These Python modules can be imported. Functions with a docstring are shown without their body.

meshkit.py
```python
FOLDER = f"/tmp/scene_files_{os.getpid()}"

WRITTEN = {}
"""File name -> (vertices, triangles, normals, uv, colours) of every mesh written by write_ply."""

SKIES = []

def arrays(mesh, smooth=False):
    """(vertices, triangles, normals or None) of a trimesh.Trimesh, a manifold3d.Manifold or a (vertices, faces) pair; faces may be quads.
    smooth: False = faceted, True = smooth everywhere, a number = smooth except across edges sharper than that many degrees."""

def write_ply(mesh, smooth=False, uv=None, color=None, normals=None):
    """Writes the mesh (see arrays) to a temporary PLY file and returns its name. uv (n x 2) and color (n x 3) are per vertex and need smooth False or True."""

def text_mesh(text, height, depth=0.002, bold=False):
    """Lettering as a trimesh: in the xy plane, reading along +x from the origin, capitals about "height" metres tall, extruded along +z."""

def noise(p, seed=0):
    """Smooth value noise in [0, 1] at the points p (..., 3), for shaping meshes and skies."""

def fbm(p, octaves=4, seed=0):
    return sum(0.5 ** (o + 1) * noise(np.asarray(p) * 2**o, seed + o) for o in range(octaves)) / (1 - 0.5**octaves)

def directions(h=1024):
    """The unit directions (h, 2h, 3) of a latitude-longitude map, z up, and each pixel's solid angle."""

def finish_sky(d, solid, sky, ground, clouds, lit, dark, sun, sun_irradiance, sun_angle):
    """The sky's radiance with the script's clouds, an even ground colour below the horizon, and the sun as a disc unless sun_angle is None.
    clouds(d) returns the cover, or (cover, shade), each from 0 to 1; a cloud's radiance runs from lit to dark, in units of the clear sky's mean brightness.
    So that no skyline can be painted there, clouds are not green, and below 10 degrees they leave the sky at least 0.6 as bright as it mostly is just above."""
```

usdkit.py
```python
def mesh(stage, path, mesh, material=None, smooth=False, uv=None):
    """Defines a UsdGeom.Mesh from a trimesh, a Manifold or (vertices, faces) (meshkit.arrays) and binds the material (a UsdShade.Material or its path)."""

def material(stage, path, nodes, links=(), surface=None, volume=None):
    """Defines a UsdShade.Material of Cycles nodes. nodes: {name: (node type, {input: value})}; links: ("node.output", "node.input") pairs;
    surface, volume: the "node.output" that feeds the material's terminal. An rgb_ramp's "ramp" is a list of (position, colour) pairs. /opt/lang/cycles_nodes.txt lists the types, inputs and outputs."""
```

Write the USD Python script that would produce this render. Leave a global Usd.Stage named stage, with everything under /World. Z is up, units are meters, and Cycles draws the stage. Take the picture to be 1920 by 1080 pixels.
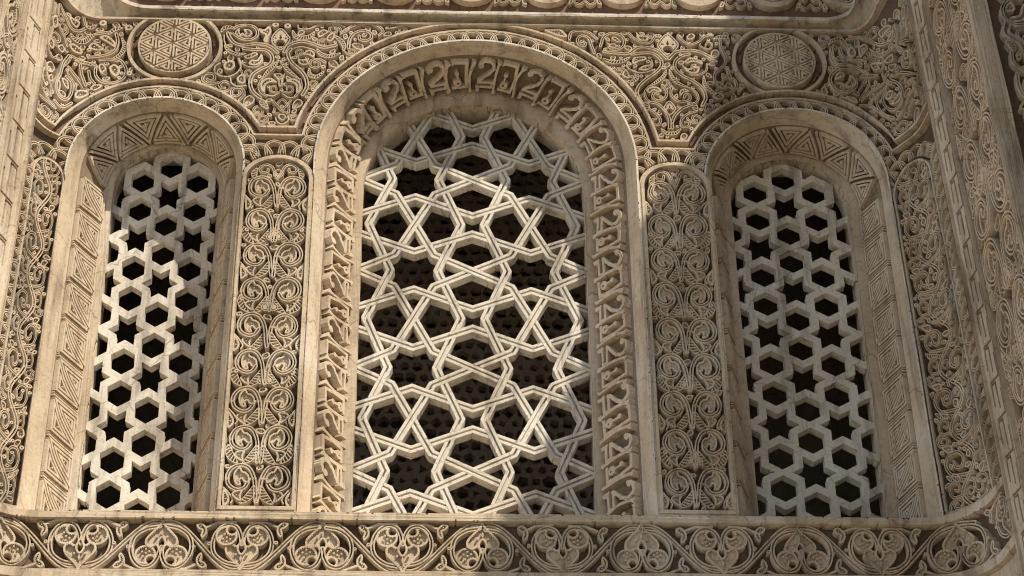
import math, random
import numpy as np
import shapely
from shapely import affinity
from shapely.geometry import Polygon, LineString, Point, MultiPolygon, box
from shapely.ops import unary_union
import mapbox_earcut
import meshkit, usdkit
from pxr import Usd, UsdGeom, UsdLux, UsdShade, Gf, Sdf

# ------------------------------------------------------------------ camera, sky, sun, exposure
stage = Usd.Stage.CreateInMemory()
UsdGeom.SetStageUpAxis(stage, UsdGeom.Tokens.z)
UsdGeom.SetStageMetersPerUnit(stage, 1.0)
world = UsdGeom.Xform.Define(stage, '/World')
stage.SetDefaultPrim(world.GetPrim())
UsdGeom.Scope.Define(stage, '/World/Looks')
EXPOSURE = 0.95
SUN_DIR = np.array([0.78, -1.0, 1.60]); SUN_DIR /= np.linalg.norm(SUN_DIR)      # towards the sun
SUN_INT, SKY_STR = 1.25, 0.078
CAM_POS = (-0.46592704, -9.97969143, 1.64256396)
CAM_ROWS = ((0.99919953, -0.01328935, -0.03773193), (-0.03833486, -0.58768623, -0.80818026), (-0.01143434, 0.80897979, -0.58772524))
cam = UsdGeom.Camera.Define(stage, '/World/camera')
R_ = CAM_ROWS
cam.AddTransformOp().Set(Gf.Matrix4d(R_[0][0], R_[1][0], R_[2][0], 0, R_[0][1], R_[1][1], R_[2][1], 0, R_[0][2], R_[1][2], R_[2][2], 0, *CAM_POS, 1))
cam.CreateHorizontalApertureAttr(36.0); cam.CreateVerticalApertureAttr(36.0 * 1080 / 1920)
cam.CreateFocalLengthAttr(36.0 * 4112.0 / 1920.0)
cam.CreateClippingRangeAttr(Gf.Vec2f(0.1, 500))
cam.CreateExposureAttr(EXPOSURE)

elev = math.asin(SUN_DIR[2]); rot = math.atan2(SUN_DIR[0], SUN_DIR[1])
sky_mat = usdkit.material(stage, '/World/Looks/sky_look',
    {'s': ('sky_texture', {'sky_type': 'single_scattering', 'sun_disc': False, 'sun_elevation': elev, 'sun_rotation': rot}),
     'b': ('background_shader', {'strength': SKY_STR})}, [('s.color', 'b.color')], surface='b.background')
dome = UsdLux.DomeLight.Define(stage, '/World/sky')
UsdShade.MaterialBindingAPI.Apply(dome.GetPrim()).Bind(sky_mat)
dome.GetPrim().SetCustomDataByKey('kind', 'structure')
sun = UsdLux.DistantLight.Define(stage, '/World/sun')
sun.CreateIntensityAttr(SUN_INT); sun.CreateNormalizeAttr(True); sun.CreateAngleAttr(0.5); sun.CreateColorAttr(Gf.Vec3f(1.0, 0.92, 0.79))
zx = SUN_DIR; xx = np.cross([0, 0, 1.0], zx); xx /= np.linalg.norm(xx); yx = np.cross(zx, xx)
sun.AddTransformOp().Set(Gf.Matrix4d(*xx, 0, *yx, 0, *zx, 0, 0, 0, 0, 1))

# ------------------------------------------------------------------ helpers
rng = random.Random(7)
COUNT = {}
def numbered(base):
    n = COUNT.get(base, 0); COUNT[base] = n + 1
    return base if n == 0 else '%s_%03d' % (base, n)

def thing(name, label, cat, group=None, kind=None):
    p = UsdGeom.Xform.Define(stage, numbered('/World/' + name)).GetPrim()
    tag(p, label, cat, group, kind); return p

def tag(p, label, cat, group=None, kind=None):
    for k, v in (('label', label), ('category', cat), ('group', group), ('kind', kind)):
        if v: p.SetCustomDataByKey(k, v)

def structure(p):
    p.SetCustomDataByKey('kind', 'structure'); return p

def obj(name, m, mat, parent=None, smooth=False, label=None, kind=None):
    v, f = m.arrays()
    path = numbered((str(parent.GetPath()) if parent else '/World') + '/' + name)
    p = usdkit.mesh(stage, path, (v, f), mat, smooth=smooth).GetPrim()
    if label: p.SetCustomDataByKey('label', label)
    if kind: p.SetCustomDataByKey('kind', kind)
    return p

class MB:
    def __init__(self): self.v, self.f, self.n = [], [], 0
    def add(self, v, f):
        self.v.append(np.asarray(v, float)); self.f.append(np.asarray(f, int) + self.n); self.n += len(v); return self
    def arrays(self): return np.vstack(self.v), np.vstack(self.f)
    @property
    def empty(self): return self.n == 0

def polys(g):
    if g.is_empty: return []
    if g.geom_type == 'Polygon': return [g]
    return [p for q in getattr(g, 'geoms', []) for p in polys(q)]

def tri(rings):
    v = np.vstack(rings); ends = np.cumsum([len(r) for r in rings]).astype(np.uint32)
    return v, mapbox_earcut.triangulate_float64(v, ends).reshape(-1, 3).astype(int)

def wob(u, v, a=0.0022, f=7.0):
    p = np.stack([u * f, v * f, np.full_like(u, 3.7)], -1)
    return u + a * 2 * (meshkit.noise(p, 1) - .5), v + a * 2 * (meshkit.noise(p, 2) - .5)

def pieces(geom, warp):
    """cuts a figure into short lengths wherever the surface under it is curved"""
    for p in polys(geom):
        x0, z0, x1, z1 = p.bounds
        if warp is FW: cuts = [c for c in FCUTS if x0 + .004 < c < x1 - .004]
        elif isinstance(warp, Loft): cuts = list(np.arange(math.ceil(x0 / .07) * .07, x1, .07)) if x1 - x0 > .12 else []
        else: cuts = []
        if not cuts: yield p; continue
        cuts = [x0 - 1] + cuts + [x1 + 1]
        for a, b in zip(cuts[:-1], cuts[1:]): yield from polys(p.intersection(box(a, z0 - 1, b, z1 + 1)))

def relief(mb, geom, h0, h1, warp, seg=0.0, simp=0.0005, minarea=2e-6, amp=0.0022, lip=0.0):
    """raises the plane figure geom from height h0 to h1 on the surface warp(u, v, h)"""
    for p in pieces(geom, warp):
        if p.area < minarea: continue
        p = p.simplify(simp)
        if seg: p = p.segmentize(seg)
        if p.is_empty or p.geom_type != 'Polygon': continue
        p = shapely.geometry.polygon.orient(p, 1.0)
        rings = [np.array(r.coords)[:-1] for r in [p.exterior, *p.interiors] if len(r.coords) > 3]
        v, f = tri(rings)
        if len(f) == 0: continue
        u_, v_ = wob(v[:, 0], v[:, 1], amp)
        n = len(v)
        hj = 0.004 * (meshkit.noise(np.stack([v[:, 0] * 5, v[:, 1] * 5, np.zeros(n)], -1), 5) - .5) if amp else 0
        top = warp(u_, v_, np.full(n, h1) + hj)
        k = 0; sides = []
        bot = warp(u_, v_, np.full(n, h0))
        for r in rings:
            m = len(r); i = np.arange(m) + k; j = np.roll(i, -1)
            sides.append(np.stack([i + n, j + n, j], 1)); sides.append(np.stack([i + n, j, i], 1)); k += m
        # vertices of the cap and of the sides are kept apart so that the carved edge stays crisp
        mb.add(top, f)
        mb.add(np.vstack([top, bot]), np.vstack(sides))
    return mb

def spline(pts, n=7, closed=False):
    P = np.asarray(pts, float)
    if len(P) < 3 and not closed: return P
    if closed: Q = np.vstack([P[-1], P, P[0], P[1]])
    else: Q = np.vstack([2 * P[0] - P[1], P, 2 * P[-1] - P[-2]])
    out = []
    t = np.linspace(0, 1, n, endpoint=False)[:, None]
    for i in range(1, len(Q) - 2):
        a, b, c, d = Q[i - 1:i + 3]
        out.append(.5 * (2 * b + (c - a) * t + (2 * a - 5 * b + 4 * c - d) * t * t + (3 * b - a - 3 * c + d) * t ** 3))
    if not closed: out.append(P[-1:])
    return np.vstack(out)

def chips(g, n, r0, r1):
    """knocks small pieces off the edges of a figure"""
    rc = random.Random(int(abs(g.bounds[0] * 911 + g.bounds[3] * 577) * 100) if not g.is_empty else 0); bad = []
    for p in polys(g):
        for _ in range(max(1, int(n * p.length / max(g.length, 1e-9) + rc.random()))):
            c = p.exterior.interpolate(rc.random() * p.exterior.length); r = rc.uniform(r0, r1); o = rc.random() * 6
            bad.append(Polygon([(c.x + r * rc.uniform(.5, 1.3) * math.cos(o + q), c.y + r * rc.uniform(.5, 1.3) * math.sin(o + q)) for q in (0, 1.2, 2.2, 3.4, 4.3, 5.3)]).buffer(0))
    return g.difference(unary_union(bad)) if bad else g

def line(pts, w, cap=1, join=1, q=4):
    return LineString(pts).buffer(w / 2, cap_style=cap, join_style=join, quad_segs=q)

# carved motifs: each returns a list of (figure, from, to) in units of the relief depth (0 = ground, 1 = front)
def m_strand(pts, w, closed=False):
    c = spline(pts, 6, closed)
    if closed: c = np.vstack([c, c[:1]])
    a = line(c, w); g = line(c, w * .40, cap=1)
    return [(a, 0, .34), (a.difference(g), .34, 1)]

def m_thin(pts, w):
    return [(line(spline(pts, 6), w), 0, .9)]

def teeth(ring, r, step):
    L = ring.length; n = max(3, int(L / step))
    return unary_union([ring.interpolate(L * (i + .5) / n).buffer(r, quad_segs=2) for i in range(n)])

def m_leaf(pts, e=None, curve=True):
    P = Polygon(spline(pts, 5, True) if curve else pts).buffer(0)
    if P.is_empty: return []
    P = max(polys(P), key=lambda g: g.area)
    e = e or min(.011, .17 * math.sqrt(P.area))
    inn = P.buffer(-e)
    out = [(P, 0, .62)]
    rim = P.difference(inn)
    for q in polys(inn):
        rim = rim.union(teeth(q.exterior, e * .42, e * 1.5).intersection(P))
    hole = inn.buffer(-e * .9)
    for q in polys(hole):
        c = q.representative_point()
        rim = rim.union(c.buffer(e * .45, quad_segs=3))
    out.append((rim, .62, 1))
    return out

def m_bud(pts, e=.012):
    P = Polygon(spline(pts, 5, True)).buffer(0)
    P = max(polys(P), key=lambda g: g.area)
    c = P.centroid; b = P.bounds; hgt = b[3] - b[1]
    drop = Point(c.x, c.y - .18 * hgt).buffer(.16 * hgt, quad_segs=5)
    slit = Polygon([(c.x, c.y + .22 * hgt), (c.x - .05 * hgt, c.y + .06 * hgt), (c.x, c.y - .02 * hgt), (c.x + .05 * hgt, c.y + .06 * hgt)])
    d1 = unary_union([Point(c.x + sx * .17 * hgt, c.y + .04 * hgt).buffer(.04 * hgt, quad_segs=3) for sx in (-1, 1)])
    rim = P.difference(P.buffer(-e * .55))
    mid = P.buffer(-e * 1.0)
    tth = teeth(mid.exterior, e * .4, e * 1.4) if mid.geom_type == 'Polygon' and not mid.is_empty else P
    body = mid.difference(tth).difference(unary_union([drop, slit, d1]))
    return [(P.difference(drop), 0, .5), (unary_union([rim, body]).difference(drop), .5, 1)]

def m_feather(pts, w, step=.016):
    c = spline(pts, 6); L = LineString(c); n = len(c)
    d = np.gradient(c, axis=0); d /= np.linalg.norm(d, axis=1, keepdims=True) + 1e-12
    nn = np.stack([-d[:, 1], d[:, 0]], 1)
    t = np.linspace(0, 1, n)[:, None]; ww = w * .5 * (1 - .72 * (2 * t - 1) ** 2)
    A = Polygon(np.vstack([c + nn * ww, (c - nn * ww)[::-1]])).buffer(0)
    rim = A.difference(A.buffer(-.0045))
    bars = []
    m = max(2, int(L.length / step))
    for i in range(m):
        s = (i + .5) / m * L.length
        p = np.array(L.interpolate(s).coords[0]); q = np.array(L.interpolate(min(L.length, s + .004)).coords[0]) - np.array(L.interpolate(max(0, s - .004)).coords[0])
        q /= np.linalg.norm(q) + 1e-12; r = np.array([-q[1], q[0]])
        bars.append(line([p - r * w * .5 - q * w * .22, p + r * w * .5 + q * w * .22], .0055, cap=2))
    return [(A, 0, .36), (unary_union([rim, *bars]).intersection(A), .36, .97)]

def m_dot(pt, r):
    p = Point(pt)
    return [(p.buffer(r, quad_segs=4), 0, .78), (p.buffer(r, quad_segs=4).difference(p.buffer(r * .38, quad_segs=3)), .78, 1)]

USED = None          # when it is a list, the figures carved so far, so that what is left bare can be found
def motif(parent, name, layers, mat, warp, h0, h1, clip=None, T=None, seg=0.0):
    mb = MB(); d = rng.uniform(-.006, .003); k_ = rng.uniform(.97, 1.04); ro = rng.uniform(-3, 3)
    for g, a, b in layers:
        if T is not None and not g.is_empty: g = affinity.rotate(affinity.scale(g, k_, k_, origin=(0, 0)), ro, origin=(.08, 0))
        if T is not None: g = affinity.affine_transform(g, T)
        if clip is not None: g = g.intersection(clip)
        if USED is not None and a == 0: USED.append(g)
        relief(mb, g, h0 + (h1 + d - h0) * a, h0 + (h1 + d - h0) * b, warp, seg=seg)
    if not mb.empty: return obj(name, mb, mat, parent)

def traced(parent, strokes, mat, warp, h0, h1, clip, seg=0.0, grow=1.0):
    for k, w, pts in strokes:
        w *= grow
        if k == 'S': motif(parent, 'scroll_strand', m_strand(pts, w), mat, warp, h0, h1, clip, seg=seg)
        elif k == 'T': motif(parent, 'stem', m_thin(pts, max(w, .007)), mat, warp, h0, h1, clip, seg=seg)
        elif k == 'F': motif(parent, 'feathered_leaf', m_feather(pts, w * 1.15), mat, warp, h0, h1, clip, seg=seg)
        elif k == 'L': motif(parent, 'leaf', m_leaf(pts), mat, warp, h0, h1, clip, seg=seg)
        elif k == 'B': motif(parent, 'palmette_bud', m_bud(pts), mat, warp, h0, h1, clip, seg=seg)
        elif k == 'D': motif(parent, 'boss', m_dot(pts[0], w), mat, warp, h0, h1, clip, seg=seg)

def fill_gaps(parent, clip, used, mat, warp, h0, h1, n, seed, rmin=.013, rmax=.05):
    """small tendrils, leaves and bosses cut into whatever ground is still bare"""
    r = random.Random(seed); x0, z0, x1, z1 = clip.bounds
    occ = used.simplify(.003)
    shapely.prepare(clip); P = [Point(r.uniform(x0, x1), r.uniform(z0, z1)) for _ in range(2600)]
    P = np.array([p for p in P if clip.contains(p)])
    if not len(P): return
    edge = clip.boundary
    D = np.minimum(shapely.distance(P, occ), shapely.distance(P, edge))
    for _ in range(n):
        i = int(np.argmax(D))
        if D[i] < rmin: break
        c = P[i]; R_0 = min(D[i] * 1.12, rmax); o = r.uniform(0, 2 * math.pi); sg = r.choice((1, -1))
        f = lambda a, q: (c.x + R_0 * q * math.cos(o + sg * a), c.y + R_0 * q * math.sin(o + sg * a))
        if R_0 < .018: motif(parent, 'boss', m_dot((c.x, c.y), R_0 * .75), mat, warp, h0, h1, clip)
        elif R_0 < .028 or r.random() < .35: motif(parent, 'leaf', m_leaf([f(0, 1.15), f(1.0, .75), f(2.4, .7), f(3.6, .8), f(4.9, .62)], .0065), mat, warp, h0, h1, clip, seg=.03)
        else:
            motif(parent, 'tendril', m_strand([f(-.9, 1.35), f(0, .95), f(1.3, .86), f(2.6, .84), f(3.9, .78), f(5.0, .62), f(6.2, .42), f(7.4, .30)], max(.012, R_0 * .36)), mat, warp, h0, h1, clip, seg=.03)
        D = np.minimum(D, shapely.distance(P, c) - R_0 * 1.02)

def union_of(strokes, grow=1.0):
    g = []
    for k, w, pts in strokes:
        w *= grow
        if k in 'STF': g.append(LineString(spline(pts, 4)).buffer(max(w, .007) / 2, quad_segs=2))
        elif k in 'LB': g.append(Polygon(spline(pts, 4, True)).buffer(0))
        else: g.append(Point(pts[0]).buffer(w))
    return unary_union(g)

# ------------------------------------------------------------------ materials
def stucco(name, a, b, c, dirt=.5, bump=.5, rough=.93):
    """weathered carved plaster: three tones in broad patches, rain streaks, grime specks and fine tooling"""
    n = {'g': ('geometry', {}),
         'n1': ('noise_texture', {'scale': 1.7, 'detail': 4.0, 'roughness': .6}),
         'r1': ('rgb_ramp', {'ramp': [(.30, a), (.5, b), (.68, c)]}),
         'm2': ('mapping', {'scale': (9.0, 9.0, 1.1)}),
         'n2': ('noise_texture', {'scale': 1.0, 'detail': 5.0, 'roughness': .65}),
         'r2': ('rgb_ramp', {'ramp': [(.34, (1 - dirt * .55, 1 - dirt * .58, 1 - dirt * .60)), (.50, (1, 1, 1)), (.75, (1.06, 1.05, 1.03))]}),
         'x2': ('mix', {'mix_type': 'multiply', 'fac': 1.0}),
         'n3': ('noise_texture', {'scale': 38.0, 'detail': 6.0, 'roughness': .7}),
         'r3': ('rgb_ramp', {'ramp': [(.30, (.62, .58, .54)), (.46, (.97, .97, .97)), (.70, (1.08, 1.07, 1.06))]}),
         'x3': ('mix', {'mix_type': 'multiply', 'fac': .8}),
         'n4': ('noise_texture', {'scale': 70.0, 'detail': 5.0, 'roughness': .7}),
         'n5': ('noise_texture', {'scale': 3.0, 'detail': 3.0}),
         'va': ('vector_math', {'math_type': 'multiply_add', 'vector2': (.35, .35, .35)}),
         'v5': ('voronoi_texture', {'feature': 'distance_to_edge', 'scale': 1.5}),
         'r5': ('rgb_ramp', {'ramp': [(0, (.45, .40, .36)), (.006, (1, 1, 1)), (1, (1, 1, 1))]}),
         'x5': ('mix', {'mix_type': 'multiply', 'fac': .75}),
         'bv': ('bevel', {'radius': .0018, 'samples': 4}),
         'bp': ('bump', {'strength': bump, 'distance': .006}),
         'p': ('principled_bsdf', {'roughness': rough, 'specular_ior_level': .15, 'diffuse_roughness': .6})}
    l = [('g.position', 'n1.vector'), ('g.position', 'm2.vector'), ('m2.vector', 'n2.vector'), ('g.position', 'n3.vector'), ('g.position', 'n4.vector'),
         ('n1.fac', 'r1.fac'), ('n2.fac', 'r2.fac'), ('n3.fac', 'r3.fac'), ('r1.color', 'x2.color1'), ('r2.color', 'x2.color2'),
         ('x2.color', 'x3.color1'), ('r3.color', 'x3.color2'), ('g.position', 'n5.vector'), ('n5.color', 'va.vector1'), ('g.position', 'va.vector3'), ('va.vector', 'v5.vector'), ('v5.distance', 'r5.fac'), ('x3.color', 'x5.color1'), ('r5.color', 'x5.color2'), ('x5.color', 'p.base_color'), ('n4.fac', 'bp.height'), ('bv.bevel', 'bp.normal'), ('bp.normal', 'p.normal')]
    return usdkit.material(stage, '/World/Looks/' + name, n, l, surface='p.BSDF')

STUCCO = stucco('carved_plaster', (.395, .303, .202), (.50, .403, .285), (.58, .497, .388), .75)
GROUND = stucco('carved_ground', (.10, .07, .045), (.145, .10, .066), (.18, .13, .09), .5)  # brown ground paint, with recess shade darkened into the same colour
PALE = stucco('pale_plaster', (.49, .43, .34), (.60, .545, .455), (.66, .615, .535), .8)
SUNK_SHADE = stucco('sunk_shade_plaster', (.18, .13, .083), (.23, .168, .11), (.27, .205, .14), .5)  # reveal tone darkened: shadow between letters and fret lines put into the colour
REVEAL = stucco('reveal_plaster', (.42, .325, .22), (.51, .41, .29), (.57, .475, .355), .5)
GRIME = stucco('grimed_plaster', (.36, .29, .21), (.50, .41, .29), (.52, .46, .38), .95)
REDDISH = stucco('red_ground', (.15, .088, .06), (.19, .115, .08), (.21, .145, .10), .6)
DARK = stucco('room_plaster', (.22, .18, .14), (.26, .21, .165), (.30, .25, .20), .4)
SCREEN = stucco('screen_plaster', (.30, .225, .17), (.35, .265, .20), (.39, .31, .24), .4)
STREET = stucco('street_stone', (.27, .245, .205), (.31, .285, .245), (.34, .315, .275), .3)

# ------------------------------------------------------------------ the surface of the front: flat in the middle, turning forward at both ends
SL, SR = -2.50, 2.12
FCUTS = [SL - e for e in (.80, .60, .44, .40, .36, .32, .28, .24, .20, .16, .12, .08, .04, 0)] + [SR + e for e in (0, .04, .08, .12, .16, .20, .24, .28, .32, .36, .40, .44, .50, .66, .90)]
def FW(s, z, h):
    s = np.asarray(s, float); z = np.asarray(z, float); h = np.asarray(h, float)
    x = s.copy(); y = np.zeros_like(s); nx = np.zeros_like(s); ny = -np.ones_like(s)
    for sg, s0, ang, r, lean in ((1, SR, 82., .50, -.03), (-1, SL, 72., .36, .006)):
        w = sg * (s - s0); on = w > 0; w = np.maximum(w, 0)
        a = math.radians(ang); k = a / r; t = np.minimum(w, r); e = w - t
        dx = np.sin(k * t) / k + e * math.cos(a); dy = (1 - np.cos(k * t)) / k + e * math.sin(a)
        x = np.where(on, s0 + sg * dx + lean * (z - 7.4) * np.minimum(1, w / .3), x)
        y = np.where(on, -dy, y); nx = np.where(on, -sg * np.sin(k * t), nx); ny = np.where(on, -np.cos(k * t), ny)
    return np.stack([x + nx * h, y + ny * h, z], -1)

S0, S1 = -3.62, 3.52         # where the reveals end
RM0, RM1 = 2.765, 2.975        # right key border
LM0, LM1 = -3.155, -2.88    # left key border
ZS, ZF0, ZF1 = 7.43, 7.085, 7.385
ZC = 10.895                  # underside of the cornice border
HG = -0.047                  # depth of the carved ground

# arches: (centre, half width, springing) of the outer edge, the chamfer's inner edge, the reveal's end, the grille opening
WIN = {'c': [(-.20, .94, 9.82), (-.195, .885, 9.87), (-.21, .73, 9.95), (-.205, .665, 9.885)],
       'l': [(-2.07, .51, 9.75), (-2.065, .455, 9.80), (-2.05, .36, 9.85), (-2.045, .3125, 9.86)],
       'r': [(1.70, .55, 9.70), (1.70, .505, 9.725), (1.705, .425, 9.785), (1.70, .355, 9.80)]}
def arch_poly(a, zb=ZS, grow=0.0, n=48):
    cx, hw, zs = a; hw += grow
    th = np.linspace(math.pi, 0, n)
    return Polygon([(cx - hw, zb)] + [(cx + hw * math.cos(t), zs + hw * math.sin(t)) for t in th] + [(cx + hw, zb)])

def arch_pos(a, t, zb=ZS, tj=None):
    cx, hw, zs = a; t = np.asarray(t, float)
    x = np.empty_like(t); z = np.empty_like(t)
    q = t < tj; x[q] = cx - hw; z[q] = zb + (zs - zb) * t[q] / tj
    q = t > 1 - tj; x[q] = cx + hw; z[q] = zb + (zs - zb) * (1 - t[q]) / tj
    q = (t >= tj) & (t <= 1 - tj); th = math.pi * (1 - (t[q] - tj) / (1 - 2 * tj))
    x[q] = cx + hw * np.cos(th); z[q] = zs + hw * np.sin(th)
    return x, z

def arch_len(a): return 2 * (a[2] - ZS) + math.pi * a[1]

class Loft:
    """the surface between two arch edges at two depths; u runs along the arch in metres, v across it"""
    def __init__(s, a, ya, b, yb):
        s.a, s.b, s.ya, s.yb = a, b, ya, yb
        s.L = (arch_len(a) + arch_len(b)) / 2
        s.tj = ((a[2] + b[2]) / 2 - ZS) / s.L
        s.V = math.hypot(yb - ya, abs(a[1] - b[1]))
    def at(s, u, v):
        t = np.clip(u / s.L, 0, 1); q = v / s.V
        xa, za = arch_pos(s.a, t, tj=s.tj); xb, zb = arch_pos(s.b, t, tj=s.tj)
        return np.stack([xa + (xb - xa) * q, s.ya + (s.yb - s.ya) * q, za + (zb - za) * q], -1)
    def __call__(s, u, v, h):
        u = np.asarray(u, float); v = np.asarray(v, float); e = .004
        p = s.at(u, v); du = s.at(u + e, v) - s.at(u - e, v); dv = s.at(u, v + e) - s.at(u, v - e)
        n = np.cross(du, dv); n /= np.linalg.norm(n, axis=-1, keepdims=True) + 1e-12
        c = np.array([s.a[0], p[:, 1].mean() if len(p) else 0, 0])
        mid = np.stack([np.full(len(p), s.a[0]), p[:, 1], np.minimum(p[:, 2], s.a[2])], -1)
        sg = np.sign(np.sum(n * (mid - p), axis=-1, keepdims=True)); sg[sg == 0] = 1
        return p + n * sg * np.asarray(h)[:, None]
    def grid(s, mb, nu=110, nv=6, amp=.003):
        u = np.linspace(0, s.L, nu); v = np.linspace(0, s.V, nv)
        U, V = np.meshgrid(u, v, indexing='ij'); U, V = U.ravel(), V.ravel()
        h = amp * 2 * (meshkit.noise(np.stack([U * 6, V * 6, np.zeros_like(U)], -1), 4) - .5)
        h[(V < 1e-9) | (V > s.V - 1e-9)] = 0
        i = np.arange(nu * nv).reshape(nu, nv)
        a, b, c, d = i[:-1, :-1].ravel(), i[1:, :-1].ravel(), i[1:, 1:].ravel(), i[:-1, 1:].ravel()
        return mb.add(s(U, V, h), np.vstack([np.stack([a, b, c], 1), np.stack([a, c, d], 1)]))

# ------------------------------------------------------------------ large structure: street, wall, room, added shadow caster
def quad(mb, p): return mb.add(p, [[0, 1, 2], [0, 2, 3]])
def boxm(mb, x0, x1, y0, y1, z0, z1):
    v = [(x, y, z) for x in (x0, x1) for y in (y0, y1) for z in (z0, z1)]
    f = [(0, 1, 3), (0, 3, 2), (4, 6, 7), (4, 7, 5), (0, 4, 5), (0, 5, 1), (2, 3, 7), (2, 7, 6), (0, 2, 6), (0, 6, 4), (1, 5, 7), (1, 7, 3)]
    return mb.add(v, f)
m = MB(); quad(m, [(-400, -400, 0), (400, -400, 0), (400, 400, 0), (-400, 400, 0)])
structure(obj('ground', m, STREET))

A = {k: arch_poly(WIN[k][0]) for k in 'lcr'}
HOLES = unary_union(list(A.values()))
wall = thing('carved_wall', 'tall tan plaster wall face behind the carving, pierced by three arched windows', 'wall')
def sheet(geom, h, warp=FW):
    """a sheet over the front: one piece where it is flat, narrow strips where it turns"""
    mb = MB()
    cuts = [S0] + list(np.linspace(-2.90, SL, 18)) + list(np.linspace(SR, 2.70, 24)) + [S1]
    cuts = sorted(set([S0] + [round(c, 4) for c in cuts] + [S1]))
    for a, b in zip(cuts[:-1], cuts[1:]):
        for p in polys(geom.intersection(box(a, 0, b, 20))):
            r = [np.array(q.coords)[:-1] for q in [p.exterior, *p.interiors]]
            v, f = tri(r)
            if len(f): mb.add(warp(v[:, 0], v[:, 1], np.full(len(v), h)), f)
    return mb
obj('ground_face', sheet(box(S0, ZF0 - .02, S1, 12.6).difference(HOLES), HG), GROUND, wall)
obj('lower_face', sheet(box(S0, 0, S1, ZF0 - .055), -.02), STUCCO, wall)
obj('upper_face', sheet(box(S0, 12.6, S1, 13.6), 0.0), STUCCO, wall)

room = thing('room', 'dim plastered chamber seen as darkness behind the window grilles', 'room', kind='structure')
m = MB()
for p in ([(-3.6, 3.2, 6), (3.6, 3.2, 6), (3.6, 3.2, 13.6), (-3.6, 3.2, 13.6)], [(-3.6, .1, 6), (-3.6, 3.2, 6), (-3.6, 3.2, 13.6), (-3.6, .1, 13.6)],
          [(3.6, .1, 6), (3.6, 3.2, 6), (3.6, 3.2, 13.6), (3.6, .1, 13.6)], [(-3.6, .1, 6), (3.6, .1, 6), (3.6, 3.2, 6), (-3.6, 3.2, 6)],
          [(-3.6, .1, 13.6), (3.6, .1, 13.6), (3.6, 3.2, 13.6), (-3.6, 3.2, 13.6)]): quad(m, p)
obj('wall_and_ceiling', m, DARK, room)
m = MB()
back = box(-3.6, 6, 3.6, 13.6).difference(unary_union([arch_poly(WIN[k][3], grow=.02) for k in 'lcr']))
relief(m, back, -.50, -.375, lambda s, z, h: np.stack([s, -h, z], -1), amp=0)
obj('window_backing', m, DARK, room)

# added unseen, outlined for its shadow: gable shades the right half of the wall
shade_caster = thing('added_blocker', 'plain masonry gable added outside the picture to cast shade', 'building')
K = 3.2
edge = [(1.52, 11.5), (1.38, 10.87), (1.17, 10.10), (.80, 9.60), (.60, 9.05), (-.10, 7.42), (-.30, 6.95), (-.68, 6.0)]
prof = [(x + .06 + .78 * K, z + 1.6 * K) for x, z in edge]
prof = [(12.0, 0), (12.0, 19.0), (4.4, 18.4)] + prof + [(2.95, 9.6), (2.9, 0)]
m = MB(); relief(m, Polygon(prof), K, K + .30, lambda s, z, h: np.stack([s, -h, z], -1), amp=0)
relief(m, Polygon(prof), K + .30, K, lambda s, z, h: np.stack([s, -h, z], -1), amp=0)
obj('blocker', m, STUCCO, shade_caster)

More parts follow.
